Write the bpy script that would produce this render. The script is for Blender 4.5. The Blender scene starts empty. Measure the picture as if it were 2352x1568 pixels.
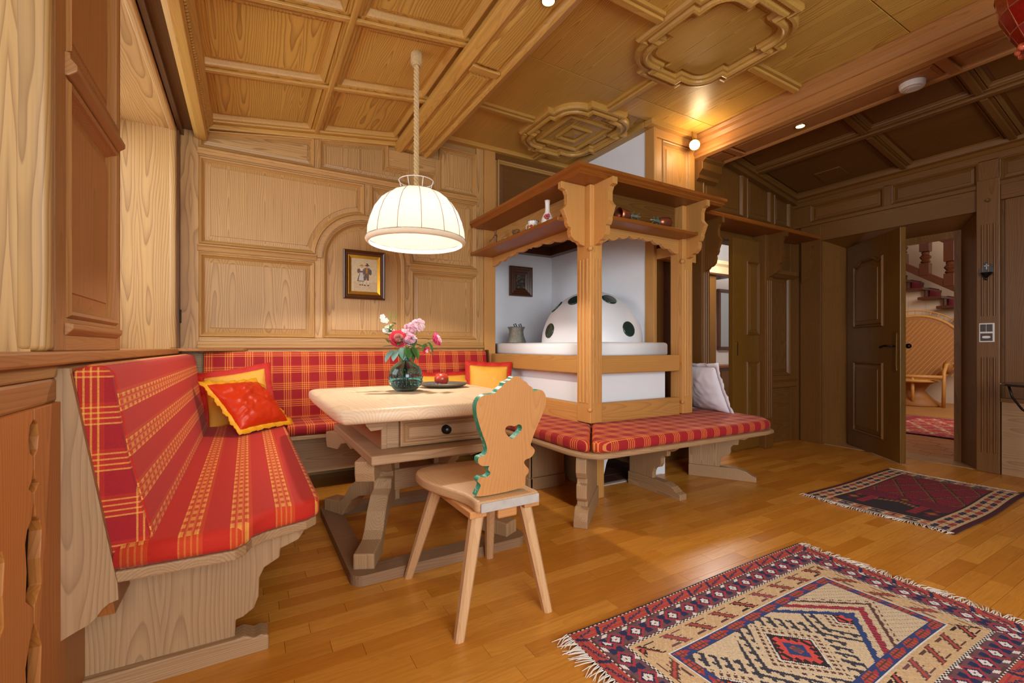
import bpy, bmesh, math, random
from mathutils import Vector, Matrix, noise
from mathutils.geometry import tessellate_polygon
random.seed(7)
SC = bpy.context.scene
COL = SC.collection
PI = math.pi

# ------------------------------------------------------------------ camera, light, exposure
YAW = math.radians(30.2)
cam = bpy.data.cameras.new('camera')
cam.sensor_width = 36.0
cam.lens = 1045.0 * 36 / 2352
cam.shift_y = 13 / 2352
cam.clip_start = 0.02
camo = bpy.data.objects.new('camera', cam)
COL.objects.link(camo)
camo.location = (0, 0, 1.0)
camo.rotation_euler = (PI / 2, 0, -YAW)
SC.camera = camo

SC.view_settings.view_transform = 'Standard'
SC.view_settings.look = 'None'
SC.view_settings.exposure = 0.22
SC.view_settings.gamma = 1.0
SC.view_settings.use_curve_mapping = False
SC.cycles.max_bounces = 9
SC.cycles.diffuse_bounces = 5
SC.cycles.glossy_bounces = 4
SC.cycles.transmission_bounces = 9
SC.cycles.caustics_reflective = False
SC.cycles.caustics_refractive = False
SC.cycles.sample_clamp_indirect = 8
SC.cycles.use_adaptive_sampling = True
SC.cycles.adaptive_threshold = .02

w = bpy.data.worlds.new('daylight')
SC.world = w
w.use_nodes = True
w.node_tree.nodes['Background'].inputs[0].default_value = (0.97, 0.97, 0.96, 1)
w.node_tree.nodes['Background'].inputs[1].default_value = .95


def light(name, kind, loc, energy, color=(1, 1, 1), size=None, aim=None, sizey=None, spot=None, blend=.3):
    l = bpy.data.lights.new(name, kind)
    l.energy = energy
    l.color = color
    if kind == 'AREA':
        l.shape = 'RECTANGLE'
        l.size = size
        l.size_y = sizey or size
    elif size is not None:
        l.shadow_soft_size = size
    if spot:
        l.spot_size = math.radians(spot)
        l.spot_blend = blend
    o = bpy.data.objects.new(name, l)
    COL.objects.link(o)
    o.location = loc
    if aim is not None:
        o.rotation_euler = (Vector(aim) - Vector(loc)).to_track_quat('-Z', 'Y').to_euler()
    return o


DAY = (0.95, 0.98, 1.0)
WARM = (1.0, 0.74, 0.42)
# daylight through the two windows of the left wall
light('window_light', 'AREA', (-1.25, 2.95, 1.95), 30, DAY, 1.5, (.5, 2.95, 1.5), 1.4)
light('window_light', 'AREA', (-1.25, .8, 1.95), 5, DAY, 1.2, (.5, .8, 1.5), 1.4)
# daylight fill added behind the camera; no windows are built there
light('window_light', 'AREA', (.1, -2.4, 1.6), 150, DAY, 2.4, (1.3, 2.3, .5), 1.7)
# hall and side room
light('hall_fill_light', 'AREA', (8.6, 1.0, 2.6), 62, (1, .93, .85), 1.6, (9.8, 3.4, .6))
light('side_room_fill_light', 'POINT', (5.0, 3.5, 2.35), 90, (1, .95, .88), .15)
# ceiling spots
light('spot_light', 'POINT', (3.33, 2.53, 2.70), 3.6, WARM, .04)
light('spot_light', 'SPOT', (3.66, 1.90, 2.66), 7, WARM, .03, (3.66, 1.9, 0), spot=110)
light('spot_light', 'SPOT', (1.25, 1.80, 2.62), 10, WARM, .03, (1.25, 1.8, 0), spot=110)

# ------------------------------------------------------------------ materials
def lin(h):
    v = [int(h[i:i + 2], 16) / 255 for i in (0, 2, 4)]
    return tuple((c / 12.92 if c <= .04045 else ((c + .055) / 1.055) ** 2.4) for c in v) + (1,)


class NT:
    def __init__(s, name):
        s.m = bpy.data.materials.new(name)
        s.m.use_nodes = True
        s.t = s.m.node_tree
        s.b = s.t.nodes['Principled BSDF']
        s.out = s.t.nodes['Material Output']

    def n(s, typ, **kw):
        nd = s.t.nodes.new(typ)
        for k, v in kw.items():
            setattr(nd, k, v)
        return nd

    def link(s, a, b):
        s.t.links.new(a, b)

    def put(s, inp, v):
        if isinstance(v, (int, float)):
            inp.default_value = v
        elif isinstance(v, tuple):
            inp.default_value = v
        else:
            s.link(v, inp)

    def math(s, op, a, b=0.0, c=None):
        nd = s.n('ShaderNodeMath', operation=op)
        s.put(nd.inputs[0], a)
        s.put(nd.inputs[1], b)
        if c is not None:
            s.put(nd.inputs[2], c)
        return nd.outputs[0]

    def mix(s, f, a, b, mode='MIX'):
        nd = s.n('ShaderNodeMix', data_type='RGBA', blend_type=mode)
        s.put(nd.inputs[0], f)
        s.put(nd.inputs[6], a)
        s.put(nd.inputs[7], b)
        return nd.outputs[2]

    def obj(s):
        return s.n('ShaderNodeTexCoord').outputs['Object']

    def sep(s, v):
        nd = s.n('ShaderNodeSeparateXYZ')
        s.link(v, nd.inputs[0])
        return nd.outputs

    def noise(s, vec, scale=1, detail=2, rough=.5, dist=0):
        nd = s.n('ShaderNodeTexNoise')
        if vec is not None:
            s.link(vec, nd.inputs['Vector'])
        nd.inputs['Scale'].default_value = scale
        nd.inputs['Detail'].default_value = detail
        nd.inputs['Roughness'].default_value = rough
        nd.inputs['Distortion'].default_value = dist
        return nd.outputs[0]

    def mapping(s, vec, scale=(1, 1, 1), loc=None):
        nd = s.n('ShaderNodeMapping')
        s.link(vec, nd.inputs['Vector'])
        nd.inputs['Scale'].default_value = scale
        if loc is not None:
            s.put(nd.inputs['Location'], loc)
        return nd.outputs[0]

    def ramp(s, f, stops):
        nd = s.n('ShaderNodeValToRGB')
        s.link(f, nd.inputs[0])
        e = nd.color_ramp.elements
        while len(e) < len(stops):
            e.new(.5)
        for k, (p, c) in enumerate(stops):
            e[k].position = p
            e[k].color = c
        return nd.outputs[0]

    def bump(s, h, strength=.2, dist=.002):
        nd = s.n('ShaderNodeBump')
        nd.inputs['Strength'].default_value = strength
        nd.inputs['Distance'].default_value = dist
        s.link(h, nd.inputs['Height'])
        s.link(nd.outputs[0], s.b.inputs['Normal'])

    def set(s, **kw):
        for k, v in kw.items():
            s.put(s.b.inputs[k.replace('_', ' ')], v)
        return s.m


_mats = {}


def plain(name, hexc, rough=.5, metal=0.0, var=.12, scale=30, spec=.5, bump=0, emit=None, estr=0, coat=0):
    if name in _mats:
        return _mats[name]
    t = NT(name)
    c = lin(hexc)
    nz = t.noise(t.obj(), scale, 3)
    d = tuple(x * (1 - var) for x in c[:3]) + (1,)
    l = tuple(min(1, x * (1 + var)) for x in c[:3]) + (1,)
    t.set(Base_Color=t.mix(nz, d, l), Roughness=rough, Metallic=metal)
    t.b.inputs['Specular IOR Level'].default_value = spec
    t.b.inputs['Coat Weight'].default_value = coat
    if bump:
        t.bump(nz, bump, .004)
    if emit:
        t.b.inputs['Emission Color'].default_value = lin(emit)
        t.b.inputs['Emission Strength'].default_value = estr
    _mats[name] = t.m
    return t.m


WOODS = {  # light, dark, ring pitch, contrast, fine-line strength, roughness
    'pine': ('bf955b', '7b4f23', .011, .62, .30, .48),
    'ceiling': ('d8ac54', '8a5a1c', .011, .72, .28, .40),  # same pine, with the lamp's warm light put into its colour
    'pale': ('ab8760', '775434', .008, .50, .35, .6),
    'top': ('e6ccaa', 'c49a6e', .012, .40, .25, .45),
    'stove': ('c8924f', '966228', .010, .42, .22, .5),
    'red': ('94551e', '6a350d', .010, .40, .25, .36),
    'dark': ('754c1f', '482a0c', .010, .50, .30, .40),  # pine with the shade of the right-hand walls put into its colour
    'door': ('74501c', '52330d', .011, .35, .22, .34),
    'chairback': ('cb8f55', 'a96a34', .009, .35, .25, .42),
    'chairseat': ('cba276', 'a97c50', .010, .35, .25, .45),
    'fret': ('b87434', '844c18', .009, .45, .25, .5),
    'orange': ('ad763f', '7d4e24', .009, .45, .25, .5),
    'moulding': ('b98c50', '8a5c29', .006, .30, .40, .45),
    'mouldceil': ('c99a4c', '875a20', .006, .35, .40, .40),
    'moulddark': ('785022', '4d2f0f', .006, .25, .40, .40),  # moulding copy with that same shade in its colour
    'frame': ('5a3218', '35190b', .006, .5, .3, .3),
    'trestle': ('b08b63', '785436', .008, .50, .35, .6),
    'wornbase': ('937050', '634429', .009, .40, .35, .6),
    'hallwood': ('56280f', '321507', .008, .4, .25, .3),
}


def wood(key, axis='Z'):
    """pine: growth rings about a tilted pith that runs along the piece; pieces have their origin at their centre"""
    name = 'wood_%s_%s' % (key, axis.lower())
    if name in _mats:
        return _mats[name]
    li, da, pitch, con, fine, rough = WOODS[key]
    t = NT(name)
    r = t.n('ShaderNodeObjectInfo').outputs['Random']
    r2 = t.math('FRACT', t.math('MULTIPLY', r, 17.31))
    r3 = t.math('FRACT', t.math('MULTIPLY', r, 71.7))
    off = t.n('ShaderNodeCombineXYZ')
    for k_, m_ in enumerate((37., 91., 53.)):
        t.link(t.math('MULTIPLY', r, m_), off.inputs[k_])
    k = 'XYZ'.index(axis)
    o = t.obj()
    v = t.mapping(o, (1, 1, 1), off.outputs[0])
    ax = t.sep(o)
    al = ax[k]
    u, w_ = [ax[q] for q in range(3) if q != k]
    s1 = [5.0, 5.0, 5.0]
    s1[k] = 1.1
    warp = t.math('SUBTRACT', t.noise(t.mapping(v, tuple(s1)), 1.0, 2.0, .5), .5)
    s0 = [16.0, 16.0, 16.0]
    s0[k] = 3.4
    warp2 = t.math('SUBTRACT', t.noise(t.mapping(v, tuple(s0)), 1.0, 1.0, .5), .5)
    uu = t.math('PINGPONG', t.math('ADD', t.math('ADD', u, 3.0), t.math('MULTIPLY', r2, .3)), .17)
    ww = t.math('PINGPONG', t.math('ADD', t.math('ADD', w_, 3.0), t.math('MULTIPLY', r3, .3)), .17)
    uu = t.math('SUBTRACT', uu, .055)
    ww = t.math('SUBTRACT', ww, .055)
    rad = t.math('SQRT', t.math('ADD', t.math('MULTIPLY', uu, uu), t.math('MULTIPLY', ww, ww)))
    rad = t.math('ADD', rad, t.math('MULTIPLY', al, t.math('MULTIPLY', t.math('SUBTRACT', r2, .5), .07)))
    rad = t.math('ADD', rad, t.math('ADD', t.math('MULTIPLY', warp, .075), t.math('MULTIPLY', warp2, .012)))
    ring = t.math('FRACT', t.math('DIVIDE', t.math('ADD', rad, 1.0), pitch))
    # early wood is pale and slowly darkens, late wood ends sharply
    rr = t.ramp(ring, [(0, (0, 0, 0, 1)), (.45, (.07, .07, .07, 1)), (.80, (.60, .60, .60, 1)), (.93, (1, 1, 1, 1)), (1, (0, 0, 0, 1))])
    s2 = [150.0, 150.0, 150.0]
    s2[k] = 2.2
    f = t.noise(t.mapping(v, tuple(s2)), 1.0, 2, .6)
    s3 = [2.2] * 3
    s3[k] = .8
    g = t.noise(t.mapping(v, tuple(s3)), 1.0, 2)
    base = t.mix(t.math('MULTIPLY', rr, con), lin(li), lin(da))
    base = t.mix(t.math('MULTIPLY', t.math('SUBTRACT', f, .42), fine * 2.2), base, lin(da))
    hsv = t.n('ShaderNodeHueSaturation')
    t.link(base, hsv.inputs['Color'])
    t.link(t.math('ADD', t.math('MULTIPLY', t.math('ADD', g, t.math('MULTIPLY', r, .4)), .36), .73), hsv.inputs['Value'])
    t.set(Base_Color=hsv.outputs[0], Roughness=rough)
    t.bump(t.math('ADD', rr, f), .10, .0012)
    _mats[name] = t.m
    return t.m


def pulse(t, m, width, n, duty):
    """n thin lines inside the first `width` of the repeat m (0..1)"""
    q = t.math('MULTIPLY', m, n / width)
    on = t.math('LESS_THAN', t.math('FRACT', q), duty)
    return t.math('MULTIPLY', on, t.math('LESS_THAN', m, width))


def plaid(name, ax, ay, flip=(0, 0), seat=False, period=.122):
    """red and yellow check; ax, ay name the two object axes of the cloth"""
    t = NT(name)
    xyz = t.sep(t.obj())
    A, B = xyz['XYZ'.index(ax)], xyz['XYZ'.index(ay)]
    ma = t.math('FRACT', t.math('ADD', t.math('DIVIDE', A, period), 10 + flip[0]))
    mb = t.math('FRACT', t.math('ADD', t.math('DIVIDE', B, period), 10 + flip[1]))
    la = pulse(t, ma, .47, 4, .30)
    lb = pulse(t, mb, .47, 4, .30)
    if seat:
        mc = t.math('FRACT', t.math('ADD', t.math('DIVIDE', B, period / 2.0), 10))
        lb = t.math('MULTIPLY', t.math('LESS_THAN', mc, .55), t.math('LESS_THAN', ma, .47))
        la2 = pulse(t, ma, .45, 3, .58)
        y = t.math('ADD', t.math('MULTIPLY', la, .30), t.math('MULTIPLY', t.math('MULTIPLY', la2, lb), .75))
    else:
        y = t.math('MINIMUM', t.math('ADD', t.math('MULTIPLY', la, .62), t.math('MULTIPLY', lb, .62)), 1.0)
    ga = t.math('LESS_THAN', ma, .47)
    gb = t.math('LESS_THAN', mb, .47)
    blk = t.math('MULTIPLY', t.math('ADD', ga, gb), .5)
    base = t.mix(blk, lin('9c121c'), lin('b92d16'))
    if seat:
        base = t.mix(ga, lin('bd220e'), lin('c73e12'))
    tw = t.noise(t.mapping(t.obj(), (1, 1, 1)), 420, 1)
    col = t.mix(t.math('MULTIPLY', y, t.math('ADD', .55, t.math('MULTIPLY', tw, .75))), base, lin('e7a84e'))
    col = t.mix(.22, col, t.mix(tw, (0, 0, 0, 1), (1, .8, .7, 1)), 'OVERLAY')
    t.set(Base_Color=col, Roughness=.85)
    t.b.inputs['Sheen Weight'].default_value = .04
    t.b.inputs['Sheen Roughness'].default_value = .4
    t.bump(tw, .25, .001)
    return t.m


def vcol(name, rough=.9, noise_scale=260, sheen=.0, bump=.3):
    """colour woven or printed into the thing: read from its colour attribute"""
    t = NT(name)
    a = t.n('ShaderNodeAttribute', attribute_name='pattern')
    nz = t.noise(t.obj(), noise_scale, 2)
    col = t.mix(.30, a.outputs['Color'], t.mix(nz, (.1, .1, .1, 1), (.9, .9, .9, 1)), 'OVERLAY')
    t.set(Base_Color=col, Roughness=rough)
    if bump:
        t.bump(nz, bump, .002)
    return t.m


def parquet():
    t = NT('oak_parquet')
    a = t.n('ShaderNodeAttribute', attribute_name='pattern')
    s = t.sep(a.outputs['Color'])
    cx = t.n('ShaderNodeCombineXYZ')
    for k, m in enumerate((31., 57., 83.)):
        t.link(t.math('MULTIPLY', s[0], m), cx.inputs[k])
    v = t.mapping(t.obj(), (1, 1, 1), cx.outputs[0])
    g = t.noise(t.mapping(v, (.9, 7, 7)), 1.6, 2, .5, .4)
    ring = t.math('FRACT', t.math('MULTIPLY', g, 14))
    f = t.noise(t.mapping(v, (5, 130, 130)), 1.0, 3, .6)
    c = t.mix(s[0], lin('c27a24'), lin('de9a3e'))
    c = t.mix(t.math('MULTIPLY', ring, .22), c, lin('9a5a14'))
    c = t.mix(t.math('MULTIPLY', t.math('SUBTRACT', f, .45), .9), c, lin('874b10'))
    rn = t.noise(t.mapping(t.obj(), (1, 3, 1)), 3, 3)
    t.set(Base_Color=c, Roughness=t.math('ADD', .24, t.math('MULTIPLY', rn, .16)))
    t.bump(t.math('ADD', f, t.math('MULTIPLY', rn, .5)), .06, .001)
    return t.m


# ------------------------------------------------------------------ mesh building
ORG = {}


def cap(pts, o, flip=False):
    """faces closing a ring of points; outlines with many corners are cut into triangles"""
    n = len(pts)
    if n <= 6:
        f = [tuple(range(o, o + n))]
    else:
        f = [tuple(o + i for i in t) for t in tessellate_polygon([[Vector(p) for p in pts]])]
    return [q[::-1] for q in f] if flip else f


class MB:
    def __init__(s):
        s.v = []
        s.f = []
        s.c = []

    def add(s, verts, faces, col=None):
        o = len(s.v)
        s.v += [tuple(p) for p in verts]
        s.f += [tuple(i + o for i in f) for f in faces]
        if col is not None:
            s.c += [col] * len(faces)
        return s

    def box(s, x0, x1, y0, y1, z0, z1, col=None):
        return s.add([(x0, y0, z0), (x1, y0, z0), (x1, y1, z0), (x0, y1, z0), (x0, y0, z1), (x1, y0, z1), (x1, y1, z1), (x0, y1, z1)],
                     [(3, 2, 1, 0), (4, 5, 6, 7), (0, 1, 5, 4), (1, 2, 6, 5), (2, 3, 7, 6), (3, 0, 4, 7)], col)

    def prism(s, poly, P, a, b):
        """poly of (u, v); P(u, v, w) maps to space; w from a to b"""
        n = len(poly)
        vs = [P(u, v, a) for u, v in poly] + [P(u, v, b) for u, v in poly]
        return s.add(vs, cap(vs[:n], 0, True) + cap(vs[n:], n) + [(i, (i + 1) % n, n + (i + 1) % n, n + i) for i in range(n)])

    def loops(s, rings, fill0=True, fill1=True, closed=True):
        n = len(rings[0])
        vs = [p for r in rings for p in r]
        fs = []
        for k in range(len(rings) - 1):
            for i in range(n if closed else n - 1):
                j = (i + 1) % n
                fs.append((k * n + i, k * n + j, (k + 1) * n + j, (k + 1) * n + i))
        if fill0:
            fs += cap(rings[0], 0, True)
        if fill1:
            fs += cap(rings[-1], (len(rings) - 1) * n)
        return s.add(vs, fs)

    def lathe(s, prof, c=(0, 0, 0), seg=24, M=None, wob=None):
        rings = []
        for r, z in prof:
            ring = []
            for i in range(seg):
                a = 2 * PI * i / seg
                rr = max(r, 1e-4)
                if wob:
                    rr = wob(rr, z, a)
                p = Vector((rr * math.cos(a), rr * math.sin(a), z))
                if M is not None:
                    p = M @ p
                ring.append((p[0] + c[0], p[1] + c[1], p[2] + c[2]))
            rings.append(ring)
        return s.loops(rings)

    def tube(s, path, r, seg=8, closed=False):
        path = [Vector(p) for p in path]
        rr = r if isinstance(r, (list, tuple)) else [r] * len(path)
        rings = []
        up = None
        n = len(path)
        for i, p in enumerate(path):
            if closed:
                d = path[(i + 1) % n] - path[i - 1]
            else:
                d = path[min(i + 1, n - 1)] - path[max(i - 1, 0)]
            d.normalize()
            if up is None:
                up = Vector((0, 0, 1)) if abs(d.z) < .9 else Vector((1, 0, 0))
            up = (up - d * up.dot(d)).normalized()
            b = d.cross(up)
            rings.append([tuple(p + (up * math.cos(2 * PI * k / seg) + b * math.sin(2 * PI * k / seg)) * rr[i]) for k in range(seg)])
        if closed:
            rings.append(rings[0])
            return s.loops(rings, False, False)
        return s.loops(rings)

    def ball(s, c, r, seg=12, rings=8, M=None):
        sc = r if isinstance(r, (tuple, list)) else (r, r, r)
        pr = []
        for k in range(rings + 1):
            t = PI * k / rings
            ring = []
            for i in range(seg):
                a = 2 * PI * i / seg
                st = max(math.sin(t), 1e-3)
                p = Vector((sc[0] * st * math.cos(a), sc[1] * st * math.sin(a), -sc[2] * math.cos(t)))
                if M is not None:
                    p = M @ p
                ring.append((p[0] + c[0], p[1] + c[1], p[2] + c[2]))
            pr.append(ring)
        return s.loops(pr)

    def xf(s, M):
        s.v = [tuple(M @ Vector(p)) for p in s.v]
        return s


def obj(name, mb, mat, parent=None, smooth=False, bevel=0, seg=2, loc=None, fix=True, sub=0):
    me = bpy.data.meshes.new(name)
    p0 = Vector(ORG.get(parent, (0, 0, 0))) if parent else Vector((0, 0, 0))
    o0 = p0 if parent else Vector(loc or (0, 0, 0))
    if loc is None and mat and mat.name.startswith('wood_'):
        o0 = Vector([(min(p[k] for p in mb.v) + max(p[k] for p in mb.v)) / 2 for k in range(3)])
    me.from_pydata([tuple(Vector(p) - o0) for p in mb.v], [], mb.f)
    if mb.c:
        at = me.color_attributes.new('pattern', 'FLOAT_COLOR', 'CORNER')
        buf = []
        for f, c in zip(mb.f, mb.c):
            buf += list(c) * len(f)
        at.data.foreach_set('color', buf)
    if fix:
        bm = bmesh.new()
        bm.from_mesh(me)
        bmesh.ops.recalc_face_normals(bm, faces=bm.faces)
        bm.to_mesh(me)
        bm.free()
    if smooth:
        me.polygons.foreach_set('use_smooth', [True] * len(me.polygons))
    if mat:
        me.materials.append(mat)
    o = bpy.data.objects.new(name, me)
    COL.objects.link(o)
    if parent:
        o.parent = parent
        o.location = o0 - p0
        ORG[o] = tuple(o0)
    else:
        o.location = o0
        ORG[o] = tuple(o0)
    if bevel:
        m = o.modifiers.new('edge', 'BEVEL')
        m.width = bevel
        m.segments = seg
        m.limit_method = 'ANGLE'
        m.angle_limit = math.radians(38)
        if seg > 2:
            me.polygons.foreach_set('use_smooth', [True] * len(me.polygons))
    if sub:
        m = o.modifiers.new('smooth', 'SUBSURF')
        m.levels = sub
        m.render_levels = sub
    return o


def thing(name, label, cat, loc=(0, 0, 0), group=None):
    o = bpy.data.objects.new(name, None)
    o.empty_display_size = .05
    COL.objects.link(o)
    o.location = loc
    ORG[o] = tuple(loc)
    o['label'] = label
    o['category'] = cat
    if group:
        o['group'] = group
    return o


def tag(o, label, cat, group=None):
    o['label'] = label
    o['category'] = cat
    if group:
        o['group'] = group
    return o


def structure(name, mb=None, mat=None, **kw):
    if mb is None:
        o = bpy.data.objects.new(name, None)
        COL.objects.link(o)
        ORG[o] = (0, 0, 0)
    else:
        o = obj(name, mb, mat, **kw)
    o['kind'] = 'structure'
    return o


def box(*a):
    return MB().box(*a)


def inset(poly, d):
    """offset a polygon inwards by d (counter-clockwise = interior left)"""
    n = len(poly)
    A = sum(poly[i][0] * poly[(i + 1) % n][1] - poly[(i + 1) % n][0] * poly[i][1] for i in range(n))
    sg = 1 if A > 0 else -1
    out = []
    for i in range(n):
        p0, p1, p2 = Vector(poly[i - 1][:2]), Vector(poly[i][:2]), Vector(poly[(i + 1) % n][:2])
        e1, e2 = (p1 - p0), (p2 - p1)
        if e1.length < 1e-9:
            e1 = e2
        if e2.length < 1e-9:
            e2 = e1
        e1.normalize()
        e2.normalize()
        n1 = Vector((-e1.y, e1.x)) * sg
        n2 = Vector((-e2.y, e2.x)) * sg
        m = n1 + n2
        if m.length < 1e-6:
            m = n1
        m.normalize()
        k = max(.35, m.dot(n1))
        out.append(tuple(p1 + m * d / k))
    return out


def molded(poly, P, prof, fill=True):
    """nested rings of a polygon: prof lists (inset, height)"""
    mb = MB()
    mb.loops([[P(u, v, h) for u, v in inset(poly, d)] for d, h in prof], False, fill)
    return mb


def rect(u0, u1, v0, v1):
    return [(u0, v0), (u1, v0), (u1, v1), (u0, v1)]


def arc(cx, cy, rx, ry, a0, a1, n):
    return [(cx + rx * math.cos(math.radians(a0 + (a1 - a0) * i / n)), cy + ry * math.sin(math.radians(a0 + (a1 - a0) * i / n))) for i in range(n + 1)]


def panel(wall, poly, P, key, axis='Z', mkey='moulding', s=1.0, h=.022, mould=True):
    """framing moulding and raised field of one panel; P(u, v, out)"""
    if mould:
        obj('moulding', molded(poly, P, [(0, 0), (0, h), (.007 * s, h + .009), (.016 * s, h + .005), (.02 * s, h - .004), (.03 * s, .008), (.034 * s, .002)], False), wood(mkey, axis), wall)
    q = inset(poly, .03 * s)
    obj('panel', molded(q, P, [(0, .0), (.0, .004), (.034 * s, .011), (.036 * s, .015), (.039 * s, .015)], True), wood(key, axis), wall)
# ------------------------------------------------------------------ floor
floor = structure('floor', box(-.9, 5.40, -1.6, 4.3, -.12, -.012), plain('subfloor', '3a2210'))
rnd = random.Random(3)
rows = []
y = .30
while y < 3.84:
    x = -.45 - rnd.random() * .45
    while x < 5.36:
        L = rnd.uniform(.36, .56)
        rows.append((max(x, -.44), min(x + L, 5.37), y, y + .0715, rnd.random()))
        x += L
    y += .0715
rows = [r for r in rows if r[1] - r[0] > .05]


def plank_key(r):
    cx, cy = (r[0] + r[1]) / 2, (r[2] + r[3]) / 2
    d = cx * .503 + cy * .864
    u = (cx * .864 - cy * .503) / max(d, .1)
    seen = d > 1.28 and abs(u) < 1.2 and cy < 2.75 and not (cx < -.02 and cy > 1.6)
    return (0 if seen else 1, d)


rows.sort(key=plank_key)
PQ = parquet()
rest = MB()
for i, (x0, x1, y0, y1, t) in enumerate(rows):
    m = MB()
    g = .0006
    rings = []
    for d, z in ((g, -.012), (g, 0)):
        rings.append([(x0 + d, y0 + d, z), (x1 - d, y0 + d, z), (x1 - d, y1 - d, z), (x0 + d, y1 - d, z)])
    m.loops(rings, False, True)
    m.c = [(t, t, t, 1)] * len(m.f)
    if i < 300:
        obj('plank', m, PQ, floor)
    else:
        o = len(rest.v)
        rest.v += m.v
        rest.f += [tuple(k + o for k in f) for f in m.f]
        rest.c += m.c
o = obj('parquet_remainder', rest, PQ, floor)
o['kind'] = 'stuff'

# ------------------------------------------------------------------ helpers for flat work on a plane
def pbox(name, parent, P, u0, u1, v0, v1, w0, w1, key, axis, bevel=.003):
    return obj(name, MB().prism(rect(u0, u1, v0, v1), P, w0, w1), wood(key, axis), parent, bevel=bevel)


def strip(name, parent, P, poly_uv, w0, w1, key, axis, bevel=.003):
    return obj(name, MB().prism(poly_uv, P, w0, w1), wood(key, axis), parent, bevel=bevel)


WHITE = plain('white_plaster', 'edf1f7', .85, var=.03, scale=6, bump=.06)
YB = 3.86
PB = lambda u, v, w: (u, YB - w, v)
# ------------------------------------------------------------------ back wall with its panelling
wb = structure('wall_back', MB().box(-.86, 2.05, YB, 3.96, 0, 2.95).box(2.05, 3.0, YB, 3.96, 2.13, 2.95), wood('pine', 'X'))
H = .022
for nm, a in (('stile', (-.40, -.292, .96, 2.55)), ('stile', (.455, .515, 1.072, 1.70)), ('stile', (1.170, 1.226, 1.072, 1.70)),
              ('stile', (1.850, 1.925, .96, 2.86)), ('stile', (.833, .880, 2.081, 2.337)), ('stile', (.453, .488, 2.398, 2.66)), ('stile', (1.445, 1.483, 2.398, 2.67)), ('stile', (1.212, 1.25, 2.398, 2.67))):
    pbox(nm, wb, PB, *a, 0, H, 'pine', 'Z')
pbox('post', wb, PB, 1.928, 2.045, .0, 2.86, 0, .034, 'stove', 'Z')
for a in ((-.292, 1.85, .955, 1.072), (-.292, .456, 1.662, 1.722), (1.226, 1.85, 1.662, 1.722), (-.292, 1.85, 2.337, 2.398), (1.03, 1.212, 2.53, 2.67), (1.25, 1.445, 2.53, 2.67)):
    pbox('rail', wb, PB, *a, 0, H, 'pine', 'X')
# mid rails carry a small projecting moulding
for a in ((-.30, .47), (1.215, 1.855)):
    strip('moulding', wb, lambda u, v, w: (w, YB - u, v), [(0, 1.668), (.030, 1.672), (.036, 1.688), (.030, 1.70), (.042, 1.71), (.042, 1.72), (0, 1.722)], a[0], a[1], 'moulding', 'X')
strip('moulding', wb, lambda u, v, w: (w, YB - u, v), [(0, 2.345), (.034, 2.35), (.034, 2.366), (.044, 2.376), (.044, 2.39), (0, 2.395)], -.30, 1.86, 'moulding', 'X')
strip('moulding', wb, lambda u, v, w: (w, YB - u, v), [(0, .985), (.034, .985), (.044, .995), (.044, 1.012), (.03, 1.02), (.03, 1.04), (0, 1.05)], -.30, 1.92, 'moulding', 'X')
ax, az, ri, rzi, ro, rzo = .8425, 1.70, .3275, .325, .3835, .38
for nm, e_, w0, w1, k_ in (('arch_rail', 0, -.004, H, 'pine'), ('arch_moulding', .012, H - .004, H + .012, 'moulding')):
    ou, inn = arc(ax, az, ro - e_, rzo - e_, 0, 180, 28), arc(ax, az, ri + e_, rzi + e_, 0, 180, 28)
    obj(nm, MB().loops([[PB(*a, w0), PB(*b_, w0), PB(*b_, w1), PB(*a, w1)] for a, b_ in zip(ou, inn)]), wood(k_, 'X'), wb)
panel(wb, rect(-.292, .455, 1.072, 1.662), PB, 'pine')
panel(wb, rect(1.226, 1.850, 1.072, 1.662), PB, 'pine')
panel(wb, [(ax - ri, 1.072), (ax + ri, 1.072)] + arc(ax, az, ri, rzi, 0, 180, 20), PB, 'pine')
panel(wb, [(-.292, 1.722)] + arc(ax, az, ro, rzo, 176.7, 91.42, 12) + [(.833, 2.337), (-.292, 2.337)], PB, 'pine')
panel(wb, [(1.850, 1.722), (1.850, 2.337), (.880, 2.337)] + arc(ax, az, ro, rzo, 84.39, 3.3, 12), PB, 'pine')
panel(wb, [(-.292, 2.398), (.453, 2.398), (.453, 2.625), (-.292, 2.515)], PB, 'pine', 'X', s=.8)
panel(wb, [(.488, 2.398), (1.212, 2.398), (1.212, 2.53), (1.03, 2.53), (1.03, 2.71), (.488, 2.63)], PB, 'pine', s=.8)
panel(wb, rect(1.25, 1.445, 2.398, 2.53), PB, 'pine', s=.5)
panel(wb, rect(1.483, 1.850, 2.398, 2.80), PB, 'pine', s=.8)
panel(wb, rect(2.075, 2.90, 2.25, 2.80), PB, 'dark', 'X')
pbox('rail', wb, PB, 2.045, 2.96, 2.80, 2.87, 0, H, 'dark', 'X')
# small corner shelf on top of the bench back
obj('corner_shelf', MB().prism([(-.43, 3.62), (-.28, 3.66), (-.02, 3.80), (.02, 3.86), (-.43, 3.86)], lambda u, v, w: (u, v, w), .972, .992), wood('orange', 'X'), wb, bevel=.004)

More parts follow.
